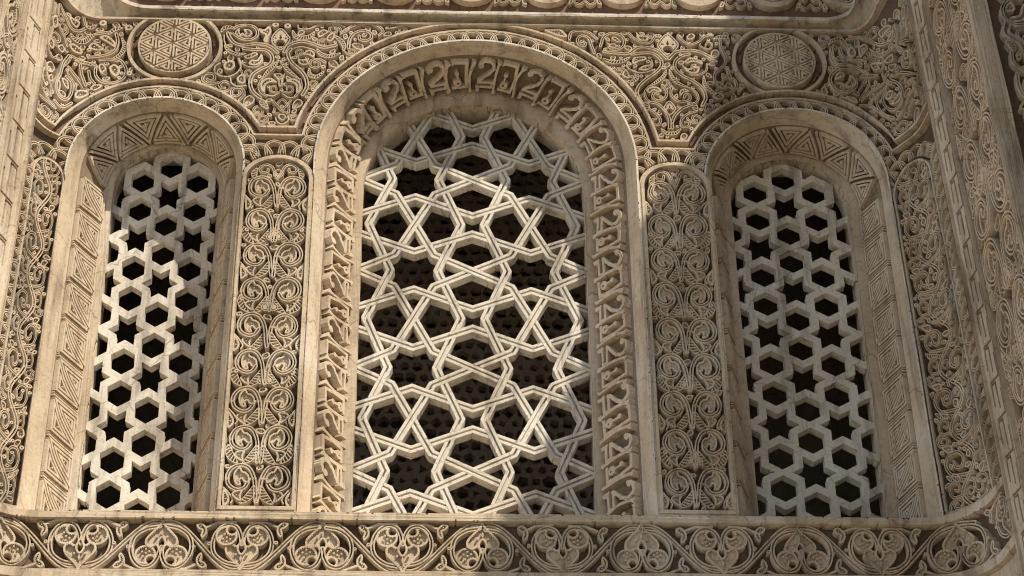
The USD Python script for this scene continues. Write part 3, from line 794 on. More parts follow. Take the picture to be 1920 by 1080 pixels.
ROU = {'l': (-2.03, 10.685), 'r': (1.66, 10.648)}
rl = {'l': 'sunlit round medallion filled with a triangle key fret, above the left window', 'r': 'shaded round medallion filled with a triangle key fret, above the right window'}
TOPCLIP = box(S0, 9, S1, ZC + .03)
for k in 'lr':
    t = thing('roundel', rl[k], 'medallion'); c = Point(*ROU[k])
    rc = TOPCLIP if k == 'l' else box(S0, 9, S1, ZC + .05)
    ringc = box(S0, 9, S1, ZC).difference(a165)
    m = MB(); relief(m, c.buffer(.290, quad_segs=20).difference(c.buffer(.270, quad_segs=20)).intersection(ringc), HG, .004, FW, seg=.04); obj('outer_ring', m, STUCCO, t)
    m = MB(); relief(m, c.buffer(.270, quad_segs=20).difference(c.buffer(.228, quad_segs=20)).intersection(ringc), HG, -.045, FW, seg=.04); obj('painted_groove', m, REDDISH, t)
    m = MB(); relief(m, c.buffer(.222, quad_segs=20).intersection(rc), HG, -.004, FW, seg=.04); relief(m, c.buffer(.222, quad_segs=20).difference(c.buffer(.208, quad_segs=20)).intersection(rc), -.004, .010, FW, seg=.04); obj('disc', m, STUCCO, t)
    for i in range(18):
        a0 = i * 2 * math.pi / 18 + .1; r = .249 + (.008 if i % 2 else -.008)
        q = line([(c.x + r * math.cos(a), c.y + r * math.sin(a)) for a in np.linspace(a0, a0 + .24, 5)], .014, cap=2).intersection(ringc)
        m = MB(); relief(m, q, -.046, -.024, FW)
        if not m.empty: obj('groove_brick', m, REDDISH, t)
    sd = .128; hgt = sd * math.sqrt(3) / 2; cl = c.buffer(.206, quad_segs=20).intersection(rc)
    for i in range(-3, 4):
        for j in range(-3, 4):
            for up in (1, -1):
                x0 = c.x - .012 + i * hgt; z0 = c.y + .012 + j * sd + (sd / 2 if i % 2 else 0)
                T = [(x0, z0), (x0, z0 + sd), (x0 + hgt, z0 + sd / 2)] if up == 1 else [(x0 + hgt, z0 + sd / 2), (x0 + hgt, z0 + sd * 1.5), (x0, z0 + sd)]
                g = nested(Polygon(T).buffer(-.001), .0185, .0100).intersection(cl)
                m = MB(); relief(m, g, -.005, .016, FW, simp=.0004, amp=.0012)
                if not m.empty: obj('fret_triangle', m, STUCCO, t)

base = box(LM1, 9.5, RM0, ZC).difference(a165)
for k in 'lr': base = base.difference(Point(*ROU[k]).buffer(.290, quad_segs=20))
SPN = [('SPANDREL_LEFT_OUTER', box(LM1, 9, ROU['l'][0], 12), 'sunlit arabesque with bird-headed scrolls at the top left corner'),
       ('SPANDREL_LEFT_INNER', box(ROU['l'][0], 9, -.2, 12), 'sunlit vase-like arabesque between left medallion and the middle arch'),
       ('SPANDREL_RIGHT_INNER', box(-.2, 9, ROU['r'][0], 12), 'partly shaded vase-like arabesque between middle arch and right medallion'),
       ('SPANDREL_RIGHT_OUTER', box(ROU['r'][0], 9, RM0, 12), 'shaded arabesque of scrolls and leaves at the top right, by the key border')]
SPANDREL_LEFT_INNER = [
 ('S',0.0212,[(-1.406,10.65),(-1.461,10.702),(-1.541,10.718),(-1.619,10.703),(-1.673,10.724),(-1.702,10.768),(-1.715,10.803)]),
 ('T',0.0056,[(-1.737,10.789),(-1.734,10.745),(-1.721,10.705)]),
 ('S',0.0212,[(-1.611,10.672),(-1.544,10.665),(-1.485,10.666),(-1.444,10.632),(-1.435,10.588),(-1.452,10.544),(-1.503,10.507),(-1.546,10.463),(-1.559,10.402),(-1.538,10.333),(-1.49,10.283)]),
 ('S',0.0212,[(-1.366,10.651),(-1.342,10.705),(-1.271,10.738),(-1.198,10.722),(-1.131,10.692),(-1.052,10.712)]),
 ('S',0.0212,[(-1.328,10.679),(-1.343,10.643),(-1.316,10.573),(-1.261,10.513),(-1.226,10.453),(-1.216,10.383),(-1.239,10.314)]),
 ('T',0.0056,[(-1.309,10.688),(-1.263,10.702),(-1.196,10.682),(-1.162,10.656)]),
 ('S',0.0175,[(-1.68,10.84),(-1.642,10.864),(-1.583,10.865),(-1.541,10.835),(-1.538,10.781),(-1.576,10.749),(-1.629,10.756),(-1.671,10.787)]),
 ('F',0.025,[(-1.758,10.811),(-1.74,10.843),(-1.708,10.853),(-1.674,10.845)]),
 ('L',0.0,[(-1.672,10.804),(-1.647,10.841),(-1.645,10.805),(-1.631,10.783),(-1.65,10.769)]),
 ('L',0.0,[(-1.62,10.833),(-1.587,10.833),(-1.566,10.807),(-1.584,10.775),(-1.614,10.779),(-1.606,10.806)]),
 ('F',0.0212,[(-1.731,10.705),(-1.702,10.661),(-1.654,10.631),(-1.595,10.637)]),
 ('L',0.0,[(-1.607,10.61),(-1.569,10.633),(-1.543,10.647),(-1.523,10.63),(-1.548,10.607),(-1.586,10.589)]),
 ('L',0.0,[(-1.578,10.558),(-1.56,10.585),(-1.527,10.586),(-1.503,10.635),(-1.491,10.587),(-1.518,10.546),(-1.557,10.541)]),
 ('T',0.0062,[(-1.639,10.601),(-1.617,10.557),(-1.576,10.532),(-1.53,10.533),(-1.493,10.569)]),
 ('L',0.0,[(-1.727,10.537),(-1.703,10.568),(-1.667,10.569),(-1.658,10.53),(-1.679,10.499),(-1.712,10.503)]),
 ('T',0.0075,[(-1.748,10.554),(-1.775,10.527),(-1.775,10.484),(-1.741,10.454),(-1.689,10.451),(-1.645,10.478),(-1.622,10.531),(-1.642,10.592)]),
 ('L',0.0,[(-1.641,10.426),(-1.618,10.461),(-1.594,10.453),(-1.588,10.401),(-1.613,10.392)]),
 ('T',0.0075,[(-1.678,10.442),(-1.669,10.399),(-1.632,10.374),(-1.58,10.38)]),
 ('F',0.0212,[(-1.396,10.589),(-1.426,10.535),(-1.462,10.482),(-1.492,10.429)]),
 ('F',0.0212,[(-1.389,10.589),(-1.354,10.537),(-1.312,10.485),(-1.264,10.443)]),
 ('S',0.0137,[(-1.492,10.429),(-1.505,10.377),(-1.486,10.326),(-1.452,10.301)]),
 ('S',0.0137,[(-1.258,10.434),(-1.249,10.383),(-1.26,10.339),(-1.284,10.296)]),
 ('L',0.0,[(-1.496,10.394),(-1.472,10.43),(-1.434,10.439),(-1.396,10.405),(-1.438,10.404),(-1.463,10.378),(-1.467,10.326),(-1.487,10.343)]),
 ('L',0.0,[(-1.341,10.415),(-1.31,10.438),(-1.27,10.425),(-1.249,10.383),(-1.259,10.331),(-1.279,10.33),(-1.281,10.382),(-1.308,10.407)]),
 ('L',0.0,[(-1.423,10.474),(-1.382,10.44),(-1.351,10.485),(-1.362,10.441),(-1.366,10.38),(-1.385,10.38),(-1.394,10.431)]),
 ('S',0.0112,[(-1.37,10.337),(-1.402,10.327),(-1.432,10.344),(-1.43,10.37),(-1.405,10.379),(-1.397,10.353)]),
 ('S',0.0112,[(-1.357,10.337),(-1.324,10.329),(-1.299,10.347),(-1.304,10.373),(-1.33,10.377),(-1.335,10.355)]),
 ('T',0.0075,[(-1.453,10.309),(-1.414,10.301),(-1.376,10.328)]),
 ('T',0.0075,[(-1.363,10.328),(-1.323,10.295),(-1.284,10.296)]),
 ('F',0.0343,[(-1.483,10.274),(-1.469,10.24),(-1.44,10.198)]),
 ('S',0.0125,[(-1.411,10.259),(-1.383,10.217),(-1.349,10.175),(-1.323,10.167)]),
 ('S',0.0125,[(-1.308,10.269),(-1.338,10.218),(-1.374,10.166),(-1.4,10.174)]),
 ('S',0.0125,[(-1.407,10.174),(-1.396,10.216),(-1.36,10.277),(-1.319,10.226),(-1.317,10.176)]),
 ('T',0.0075,[(-1.392,10.132),(-1.377,10.098),(-1.345,10.086),(-1.314,10.116),(-1.319,10.146)]),
 ('L',0.0,[(-1.379,10.14),(-1.355,10.162),(-1.328,10.141),(-1.349,10.107)]),
 ('L',0.0,[(-1.528,10.844),(-1.495,10.836),(-1.47,10.863),(-1.451,10.828),(-1.465,10.774),(-1.476,10.729),(-1.497,10.75),(-1.486,10.791),(-1.513,10.808)]),
 ('D',0.0187,[(-1.427,10.873)]),
 ('D',0.0187,[(-1.353,10.862)]),
 ('B',0.0,[(-1.396,10.847),(-1.347,10.794),(-1.335,10.75),(-1.387,10.668),(-1.443,10.729),(-1.445,10.783)]),
 ('F',0.0281,[(-1.322,10.831),(-1.307,10.786),(-1.266,10.769),(-1.214,10.788),(-1.189,10.825)]),
 ('T',0.0087,[(-1.291,10.886),(-1.283,10.85),(-1.223,10.851),(-1.178,10.879),(-1.139,10.898)]),
 ('L',0.0,[(-1.169,10.816),(-1.136,10.844),(-1.103,10.827),(-1.128,10.799),(-1.161,10.781)]),
 ('L',0.0,[(-1.114,10.773),(-1.082,10.814),(-1.061,10.792),(-1.08,10.747),(-1.106,10.746)]),
 ('F',0.025,[(-1.075,10.801),(-1.034,10.766),(-1.006,10.722),(-1.004,10.669)]),
 ('F',0.025,[(-1.17,10.682),(-1.142,10.639),(-1.088,10.622),(-1.023,10.65)]),
 ('L',0.0,[(-1.253,10.636),(-1.216,10.672),(-1.181,10.647),(-1.187,10.611),(-1.214,10.628)]),
 ('L',0.0,[(-1.279,10.627),(-1.265,10.592),(-1.232,10.593),(-1.211,10.558),(-1.25,10.548),(-1.277,10.574)]),
 ('F',0.0237,[(-1.209,10.532),(-1.201,10.479),(-1.161,10.463),(-1.117,10.507)]),
 ('D',0.0137,[(-1.124,10.538)]),
 ('S',0.0177,[(-0.977,10.697),(-0.972,10.765),(-0.945,10.815),(-0.895,10.84),(-0.851,10.827),(-0.839,10.788),(-0.871,10.758),(-0.907,10.766),(-0.915,10.796)]),
 ('S',0.015,[(-1.025,10.822),(-0.975,10.863),(-0.911,10.899),(-0.845,10.901),(-0.794,10.877),(-0.768,10.838),(-0.792,10.808)]),
 ('L',0.0,[(-0.757,10.868),(-0.722,10.899),(-0.663,10.905),(-0.627,10.901),(-0.67,10.88),(-0.728,10.859)]),
 ('F',0.0204,[(-1.031,10.803),(-0.996,10.838),(-0.975,10.858)]),
 ('T',0.0082,[(-1.078,10.89),(-1.042,10.889),(-1.005,10.872)]),
]
SPANDREL_RIGHT_INNER = [
 ('S',0.02,[(0.968,10.654),(0.918,10.715),(0.859,10.741),(0.792,10.739),(0.737,10.693),(0.663,10.691),(0.584,10.703)]),
 ('S',0.02,[(0.981,10.654),(1.024,10.709),(1.072,10.723),(1.146,10.725),(1.211,10.695),(1.249,10.66)]),
 ('S',0.02,[(0.756,10.68),(0.823,10.691),(0.883,10.688),(0.928,10.644),(0.931,10.591),(0.896,10.537),(0.826,10.474),(0.78,10.412),(0.774,10.351),(0.798,10.291)]),
 ('S',0.02,[(1.11,10.693),(1.056,10.674),(1.017,10.628),(1.017,10.566),(1.06,10.515),(1.124,10.472),(1.173,10.412),(1.188,10.343),(1.165,10.282)]),
 ('B',0.0,[(0.979,10.86),(1.042,10.79),(1.04,10.745),(0.972,10.663),(0.919,10.742),(0.921,10.787)]),
 ('S',0.0137,[(0.743,10.855),(0.775,10.81),(0.827,10.771),(0.874,10.781),(0.904,10.832)]),
 ('L',0.0,[(0.791,10.87),(0.81,10.843),(0.857,10.839),(0.859,10.803),(0.821,10.798),(0.796,10.82)]),
 ('S',0.0137,[(1.045,10.844),(1.076,10.8),(1.115,10.769),(1.17,10.793),(1.213,10.839),(1.261,10.849)]),
 ('L',0.0,[(1.099,10.836),(1.127,10.864),(1.153,10.846),(1.138,10.819),(1.111,10.814)]),
 ('S',0.01,[(1.177,10.793),(1.188,10.757),(1.234,10.74),(1.256,10.777),(1.231,10.799),(1.216,10.776)]),
 ('S',0.0162,[(0.565,10.752),(0.588,10.824),(0.636,10.857),(0.689,10.844),(0.714,10.8),(0.699,10.746),(0.651,10.722),(0.618,10.744)]),
 ('L',0.0,[(0.635,10.816),(0.662,10.821),(0.693,10.782),(0.673,10.777),(0.647,10.794)]),
 ('L',0.0,[(0.6,10.788),(0.619,10.771),(0.653,10.772),(0.665,10.745),(0.632,10.74)]),
 ('F',0.025,[(0.575,10.645),(0.62,10.619),(0.687,10.621),(0.742,10.658)]),
 ('L',0.0,[(0.754,10.631),(0.775,10.667),(0.835,10.669),(0.841,10.642),(0.8,10.628),(0.766,10.605)]),
 ('L',0.0,[(0.791,10.561),(0.825,10.589),(0.859,10.598),(0.874,10.643),(0.882,10.59),(0.85,10.554),(0.81,10.549)]),
 ('T',0.0075,[(0.719,10.595),(0.737,10.56),(0.783,10.535),(0.836,10.54),(0.89,10.564)]),
 ('L',0.0,[(1.077,10.634),(1.109,10.666),(1.145,10.662),(1.184,10.641),(1.184,10.613),(1.153,10.63),(1.12,10.633),(1.093,10.617)]),
 ('L',0.0,[(1.058,10.603),(1.09,10.573),(1.127,10.585),(1.166,10.591),(1.155,10.543),(1.121,10.532),(1.085,10.549)]),
 ('S',0.0112,[(1.212,10.611),(1.206,10.562),(1.167,10.526),(1.123,10.518),(1.1,10.524)]),
 ('D',0.01,[(1.053,10.681)]),
 ('D',0.01,[(1.119,10.498)]),
 ('L',0.0,[(0.689,10.515),(0.711,10.551),(0.729,10.525),(0.734,10.49),(0.708,10.489)]),
 ('F',0.0225,[(0.701,10.48),(0.74,10.464),(0.774,10.491),(0.776,10.535),(0.737,10.56)]),
 ('D',0.0112,[(0.745,10.438)]),
 ('F',0.02,[(0.96,10.565),(0.941,10.512),(0.899,10.467),(0.851,10.431)]),
 ('F',0.02,[(0.977,10.566),(0.993,10.504),(1.03,10.453),(1.088,10.419)]),
 ('D',0.0125,[(0.944,10.574)]),
 ('D',0.0125,[(0.997,10.575)]),
 ('S',0.0125,[(0.851,10.431),(0.822,10.387),(0.826,10.335),(0.851,10.301)]),
 ('S',0.0125,[(1.094,10.419),(1.132,10.385),(1.142,10.333),(1.12,10.298)]),
 ('L',0.0,[(0.829,10.396),(0.863,10.423),(0.903,10.419),(0.924,10.389),(0.901,10.38),(0.875,10.393),(0.848,10.37)]),
 ('S',0.015,[(0.93,10.433),(0.954,10.381),(0.938,10.329),(0.897,10.311),(0.866,10.336),(0.874,10.371),(0.9,10.363)]),
 ('S',0.015,[(0.989,10.426),(0.979,10.373),(1.003,10.322),(1.048,10.305),(1.089,10.324),(1.091,10.358),(1.068,10.366),(1.057,10.34)]),
 ('L',0.0,[(1.033,10.392),(1.061,10.414),(1.093,10.393),(1.059,10.384),(1.038,10.357)]),
 ('F',0.0374,[(0.825,10.301),(0.823,10.258),(0.841,10.232)]),
 ('F',0.0312,[(1.074,10.297),(1.112,10.281),(1.129,10.23)]),
 ('B',0.0,[(0.966,10.312),(1.003,10.261),(0.998,10.236),(0.964,10.201),(0.929,10.234),(0.931,10.269)]),
 ('S',0.0175,[(0.844,10.301),(0.896,10.285),(0.939,10.226),(0.958,10.166),(0.955,10.099)]),
 ('S',0.0175,[(1.099,10.281),(1.045,10.254),(0.996,10.201),(0.974,10.15),(0.971,10.099)]),
 ('S',0.0137,[(0.841,10.241),(0.879,10.207),(0.903,10.165),(0.894,10.123),(0.862,10.122),(0.854,10.156),(0.877,10.165)]),
 ('S',0.0137,[(1.116,10.23),(1.069,10.212),(1.03,10.168),(1.031,10.117),(1.07,10.118),(1.075,10.152),(1.052,10.151)]),
 ('F',0.0218,[(0.906,10.097),(0.937,10.064),(0.989,10.065),(1.023,10.1)]),
 ('F',0.0212,[(1.21,10.686),(1.248,10.651),(1.281,10.643)]),
 ('S',0.015,[(1.306,10.823),(1.309,10.76),(1.331,10.689),(1.327,10.627),(1.283,10.572),(1.253,10.528),(1.256,10.466)]),
 ('F',0.025,[(1.266,10.822),(1.308,10.841),(1.348,10.833),(1.358,10.788)]),
 ('D',0.0112,[(1.267,10.581)]),
 ('L',0.0,[(1.263,10.475),(1.288,10.458),(1.325,10.416),(1.285,10.415),(1.261,10.44)]),
 ('S',0.0137,[(1.289,10.371),(1.337,10.39),(1.379,10.434),(1.377,10.487),(1.345,10.512),(1.304,10.494)]),
 ('L',0.0,[(1.329,10.565),(1.347,10.578),(1.353,10.53),(1.364,10.495),(1.338,10.503)]),
 ('F',0.0225,[(1.186,10.517),(1.188,10.447),(1.218,10.396),(1.256,10.371)]),
 ('L',0.0,[(1.229,10.353),(1.264,10.388),(1.301,10.354),(1.273,10.328)]),
 ('D',0.0125,[(1.22,10.318)]),
 ('D',0.0125,[(1.398,10.413)]),
 ('S',0.0161,[(0.375,10.806),(0.388,10.856),(0.438,10.874),(0.5,10.859),(0.547,10.81)]),
 ('S',0.0161,[(0.525,10.686),(0.508,10.751),(0.492,10.809),(0.449,10.824),(0.423,10.791),(0.435,10.75),(0.465,10.742),(0.472,10.767)]),
 ('L',0.0,[(0.222,10.877),(0.278,10.883),(0.327,10.88),(0.363,10.822),(0.301,10.829)]),
]
SPANDREL_LEFT_OUTER = [
 ('S',0.0191,[(-2.788,10.887),(-2.727,10.83),(-2.675,10.771),(-2.627,10.772),(-2.585,10.809)]),
 ('S',0.0159,[(-2.722,10.948),(-2.657,10.941),(-2.614,10.903),(-2.588,10.832)]),
 ('F',0.0206,[(-2.586,10.821),(-2.55,10.818),(-2.517,10.845)]),
 ('D',0.0206,[(-2.48,10.863)]),
 ('L',0.0,[(-2.708,10.854),(-2.665,10.845),(-2.626,10.841),(-2.639,10.79),(-2.68,10.803)]),
 ('F',0.0318,[(-2.679,10.724),(-2.646,10.696),(-2.59,10.695),(-2.55,10.738),(-2.519,10.776)]),
 ('S',0.0175,[(-2.519,10.776),(-2.46,10.79),(-2.411,10.802)]),
 ('F',0.0238,[(-2.441,10.767),(-2.404,10.814),(-2.355,10.826)]),
 ('D',0.0222,[(-2.321,10.827)]),
 ('L',0.0,[(-2.552,10.67),(-2.521,10.708),(-2.456,10.654),(-2.496,10.642),(-2.532,10.651)]),
 ('L',0.0,[(-2.489,10.744),(-2.449,10.762),(-2.394,10.712),(-2.39,10.667),(-2.435,10.7)]),
 ('S',0.0191,[(-2.542,10.582),(-2.458,10.598),(-2.395,10.633),(-2.378,10.712),(-2.392,10.78)]),
 ('F',0.0238,[(-2.356,10.747),(-2.333,10.679),(-2.352,10.612),(-2.405,10.566)]),
 ('S',0.0143,[(-2.471,10.558),(-2.414,10.565),(-2.363,10.555)]),
 ('L',0.0,[(-2.678,10.635),(-2.641,10.653),(-2.592,10.627),(-2.588,10.594),(-2.633,10.589),(-2.664,10.608)]),
 ('L',0.0,[(-2.755,10.563),(-2.726,10.605),(-2.7,10.577),(-2.717,10.544)]),
 ('S',0.0159,[(-2.648,10.56),(-2.573,10.542),(-2.501,10.53),(-2.482,10.497)]),
 ('F',0.0206,[(-2.626,10.531),(-2.554,10.53),(-2.491,10.513)]),
 ('S',0.0175,[(-2.491,10.508),(-2.484,10.442),(-2.438,10.388),(-2.372,10.384),(-2.318,10.423),(-2.307,10.49),(-2.338,10.556),(-2.373,10.577)]),
 ('L',0.0,[(-2.408,10.51),(-2.377,10.533),(-2.344,10.489),(-2.36,10.433),(-2.396,10.466)]),
 ('L',0.0,[(-2.474,10.508),(-2.452,10.531),(-2.423,10.487),(-2.444,10.454),(-2.418,10.443),(-2.452,10.453)]),
 ('D',0.0159,[(-2.284,10.457)]),
 ('D',0.0143,[(-2.545,10.643)]),
 ('S',0.0175,[(-2.656,10.468),(-2.593,10.404),(-2.542,10.339)]),
 ('S',0.0175,[(-2.587,10.505),(-2.57,10.432),(-2.535,10.351)]),
 ('S',0.0143,[(-2.658,10.411),(-2.604,10.346),(-2.591,10.306)]),
 ('D',0.0127,[(-2.618,10.501)]),
 ('S',0.0175,[(-2.53,10.472),(-2.516,10.419),(-2.486,10.376)]),
 ('L',0.0,[(-2.594,10.262),(-2.582,10.309),(-2.531,10.318),(-2.511,10.287),(-2.566,10.247)]),
 ('L',0.0,[(-2.507,10.331),(-2.485,10.365),(-2.435,10.36),(-2.472,10.321)]),
 ('S',0.0175,[(-2.666,10.551),(-2.696,10.469),(-2.705,10.386),(-2.724,10.298),(-2.702,10.225),(-2.651,10.208),(-2.617,10.265),(-2.623,10.35),(-2.664,10.386)]),
 ('L',0.0,[(-2.725,10.341),(-2.695,10.316),(-2.695,10.25),(-2.718,10.259)]),
 ('L',0.0,[(-2.691,10.361),(-2.651,10.36),(-2.635,10.302),(-2.664,10.31)]),
 ('F',0.0191,[(-2.647,10.549),(-2.67,10.5),(-2.693,10.448)]),
 ('S',0.0143,[(-2.828,10.866),(-2.824,10.778),(-2.772,10.73),(-2.715,10.679),(-2.686,10.619)]),
 ('S',0.0127,[(-2.821,10.69),(-2.83,10.593),(-2.844,10.514),(-2.803,10.46),(-2.752,10.476)]),
 ('L',0.0,[(-2.861,10.578),(-2.798,10.575),(-2.788,10.527),(-2.829,10.516)]),
 ('L',0.0,[(-2.851,10.268),(-2.837,10.345),(-2.784,10.3),(-2.797,10.225)]),
 ('S',0.0127,[(-2.845,10.381),(-2.812,10.3),(-2.762,10.251),(-2.75,10.183)]),
 ('S',0.0127,[(-2.86,10.303),(-2.852,10.203),(-2.798,10.16),(-2.719,10.128)]),
 ('S',0.0159,[(-2.715,10.173),(-2.662,10.149),(-2.605,10.204)]),
 ('F',0.0127,[(-2.801,10.877),(-2.798,10.828),(-2.796,10.779)]),
 ('L',0.0,[(-2.845,10.726),(-2.81,10.779),(-2.784,10.72),(-2.817,10.671)]),
 ('S',0.0159,[(-2.845,10.111),(-2.764,10.12),(-2.707,10.114)]),
]
SPANDREL_RIGHT_OUTER = [
 ('F',0.025,[(1.979,10.793),(2.01,10.83),(2.058,10.835),(2.081,10.795),(2.096,10.742)]),
 ('L',0.0,[(2.089,10.742),(2.12,10.778),(2.151,10.724),(2.117,10.688),(2.092,10.706)]),
 ('S',0.0162,[(2.044,10.767),(2.058,10.705),(2.115,10.671),(2.219,10.66),(2.283,10.675)]),
 ('L',0.0,[(2.178,10.766),(2.241,10.784),(2.263,10.736),(2.219,10.713),(2.184,10.684)]),
 ('F',0.025,[(2.273,10.733),(2.305,10.684),(2.363,10.637),(2.448,10.617),(2.509,10.624)]),
 ('S',0.0175,[(2.099,10.841),(2.192,10.854),(2.278,10.812),(2.331,10.752),(2.405,10.7),(2.48,10.682),(2.519,10.713),(2.521,10.765)]),
 ('L',0.0,[(2.383,10.813),(2.461,10.822),(2.502,10.78),(2.46,10.769),(2.407,10.752)]),
 ('L',0.0,[(2.446,10.699),(2.492,10.735),(2.517,10.75),(2.505,10.698),(2.47,10.681)]),
 ('S',0.0175,[(1.99,10.766),(1.996,10.686),(2.017,10.633),(2.09,10.625),(2.169,10.588),(2.228,10.542)]),
 ('F',0.02,[(1.983,10.757),(1.988,10.677),(2.014,10.597)]),
 ('S',0.015,[(2.026,10.588),(2.1,10.59),(2.146,10.564)]),
 ('F',0.025,[(2.151,10.537),(2.226,10.529),(2.311,10.504)]),
 ('S',0.0175,[(2.021,10.597),(1.968,10.543),(1.962,10.472),(1.996,10.412),(2.055,10.405),(2.112,10.45),(2.128,10.511)]),
 ('L',0.0,[(1.984,10.499),(2.003,10.553),(2.038,10.571),(2.055,10.536),(2.019,10.518)]),
 ('L',0.0,[(2.047,10.466),(2.079,10.51),(2.082,10.546),(2.113,10.52),(2.115,10.476),(2.078,10.44)]),
 ('S',0.0162,[(2.132,10.354),(2.211,10.441),(2.229,10.489)]),
 ('S',0.0162,[(2.15,10.344),(2.222,10.395),(2.346,10.417)]),
 ('S',0.0137,[(2.135,10.432),(2.162,10.457),(2.171,10.482)]),
 ('D',0.0156,[(2.277,10.457)]),
 ('L',0.0,[(2.394,10.565),(2.468,10.576),(2.467,10.524),(2.423,10.529)]),
 ('L',0.0,[(2.259,10.604),(2.311,10.605),(2.381,10.564),(2.326,10.576),(2.341,10.542),(2.289,10.549)]),
 ('L',0.0,[(2.429,10.516),(2.487,10.483),(2.453,10.456),(2.422,10.477)]),
 ('S',0.015,[(2.379,10.556),(2.348,10.521),(2.349,10.477)]),
 ('F',0.0275,[(2.349,10.477),(2.38,10.415),(2.426,10.361)]),
 ('S',0.0175,[(2.371,10.377),(2.281,10.35),(2.261,10.289),(2.301,10.196),(2.388,10.119)]),
 ('S',0.0175,[(2.354,10.352),(2.315,10.319),(2.323,10.256),(2.383,10.19),(2.453,10.188),(2.487,10.258),(2.466,10.342),(2.424,10.397)]),
 ('L',0.0,[(2.345,10.313),(2.384,10.335),(2.425,10.31),(2.391,10.271),(2.35,10.285)]),
 ('L',0.0,[(2.382,10.233),(2.431,10.254),(2.472,10.277),(2.47,10.227),(2.432,10.211)]),
 ('F',0.0312,[(2.513,10.28),(2.56,10.277),(2.619,10.261)]),
 ('S',0.0162,[(2.616,10.298),(2.518,10.389),(2.445,10.417)]),
 ('S',0.0162,[(2.417,10.093),(2.479,10.135),(2.532,10.18),(2.605,10.187)]),
 ('S',0.0137,[(2.543,10.756),(2.545,10.673),(2.516,10.609),(2.534,10.541),(2.572,10.491)]),
 ('F',0.025,[(2.513,10.594),(2.538,10.556),(2.568,10.522)]),
 ('S',0.0125,[(2.601,10.66),(2.581,10.607),(2.658,10.521),(2.709,10.501)]),
 ('S',0.0137,[(2.544,10.489),(2.531,10.439),(2.568,10.39),(2.632,10.378),(2.635,10.471)]),
 ('L',0.0,[(2.563,10.508),(2.62,10.484),(2.618,10.434),(2.573,10.448)]),
 ('L',0.0,[(2.024,10.36),(2.071,10.37),(2.108,10.345),(2.105,10.319),(2.062,10.344)]),
 ('D',0.0175,[(1.987,10.39)]),
 ('S',0.0162,[(2.125,10.302),(2.206,10.294),(2.261,10.237),(2.357,10.127)]),
 ('D',0.0125,[(2.22,10.633)]),
 ('S',0.0125,[(2.504,10.067),(2.527,10.116),(2.581,10.123)]),
 ('L',0.0,[(1.897,10.427),(1.92,10.454),(1.939,10.411),(1.926,10.384),(1.901,10.392)]),
]
OUTER_RIGHT = [
 ('S',0.0437,[(2.745,10.305),(2.772,10.22),(2.85,10.211),(2.887,10.137)]),
 ('S',0.0437,[(2.874,10.052),(2.822,10.02),(2.786,9.935),(2.728,9.913)]),
 ('S',0.0476,[(2.692,9.881),(2.678,9.808),(2.749,9.738),(2.768,9.657),(2.809,9.618)]),
 ('S',0.0206,[(2.806,10.072),(2.725,10.059),(2.681,9.995),(2.682,9.922),(2.73,9.872),(2.81,9.884),(2.863,9.927)]),
 ('F',0.0397,[(2.67,10.228),(2.689,10.133),(2.727,10.07),(2.776,10.082)]),
 ('L',0.0,[(2.702,10.006),(2.738,10.039),(2.754,9.987),(2.704,9.965)]),
 ('L',0.0,[(2.766,10.124),(2.817,10.146),(2.834,10.104),(2.784,10.082)]),
 ('S',0.0159,[(2.746,9.769),(2.738,9.82),(2.781,9.852),(2.8,9.821),(2.772,9.79)]),
 ('F',0.0365,[(2.667,9.757),(2.693,9.727),(2.705,9.676)]),
 ('S',0.0191,[(2.686,9.676),(2.683,9.605),(2.715,9.555),(2.786,9.517)]),
 ('L',0.0,[(2.717,9.465),(2.766,9.486),(2.769,9.407),(2.719,9.376)]),
 ('S',0.0206,[(2.693,9.515),(2.689,9.435),(2.708,9.356),(2.773,9.328)]),
 ('F',0.0318,[(2.705,9.646),(2.74,9.677),(2.763,9.728)]),
 ('L',0.0,[(2.668,10.271),(2.715,10.261),(2.701,10.218),(2.672,10.239)]),
 ('S',0.0191,[(2.804,10.274),(2.841,10.254),(2.877,10.287)]),
 ('F',0.0349,[(2.722,9.555),(2.753,9.556),(2.789,9.537)]),
 ('S',0.0397,[(2.689,9.277),(2.727,9.327),(2.769,9.357)]),
 ('S',0.0206,[(2.701,9.258),(2.708,9.2),(2.743,9.181)]),
 ('L',0.0,[(2.726,9.268),(2.76,9.298),(2.759,9.24)]),
 ('L',0.0,[(2.833,9.988),(2.868,10.01),(2.858,9.947)]),
 ('L',0.0,[(2.715,9.666),(2.737,9.656),(2.727,9.616),(2.706,9.625)]),
]

for nm, bx, lab in SPN:
    t = thing('spandrel_panel', lab, 'carved panel'); clip = base.intersection(bx)
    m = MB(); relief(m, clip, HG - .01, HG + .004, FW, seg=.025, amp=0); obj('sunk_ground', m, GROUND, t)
    traced(t, globals()[nm], STUCCO, FW, HG, 0.0, clip.buffer(-.002), seg=.03, grow=1.1)
    fill_gaps(t, clip.buffer(-.003), union_of(globals()[nm], 1.1), STUCCO, FW, HG, -.009, 95, 17)

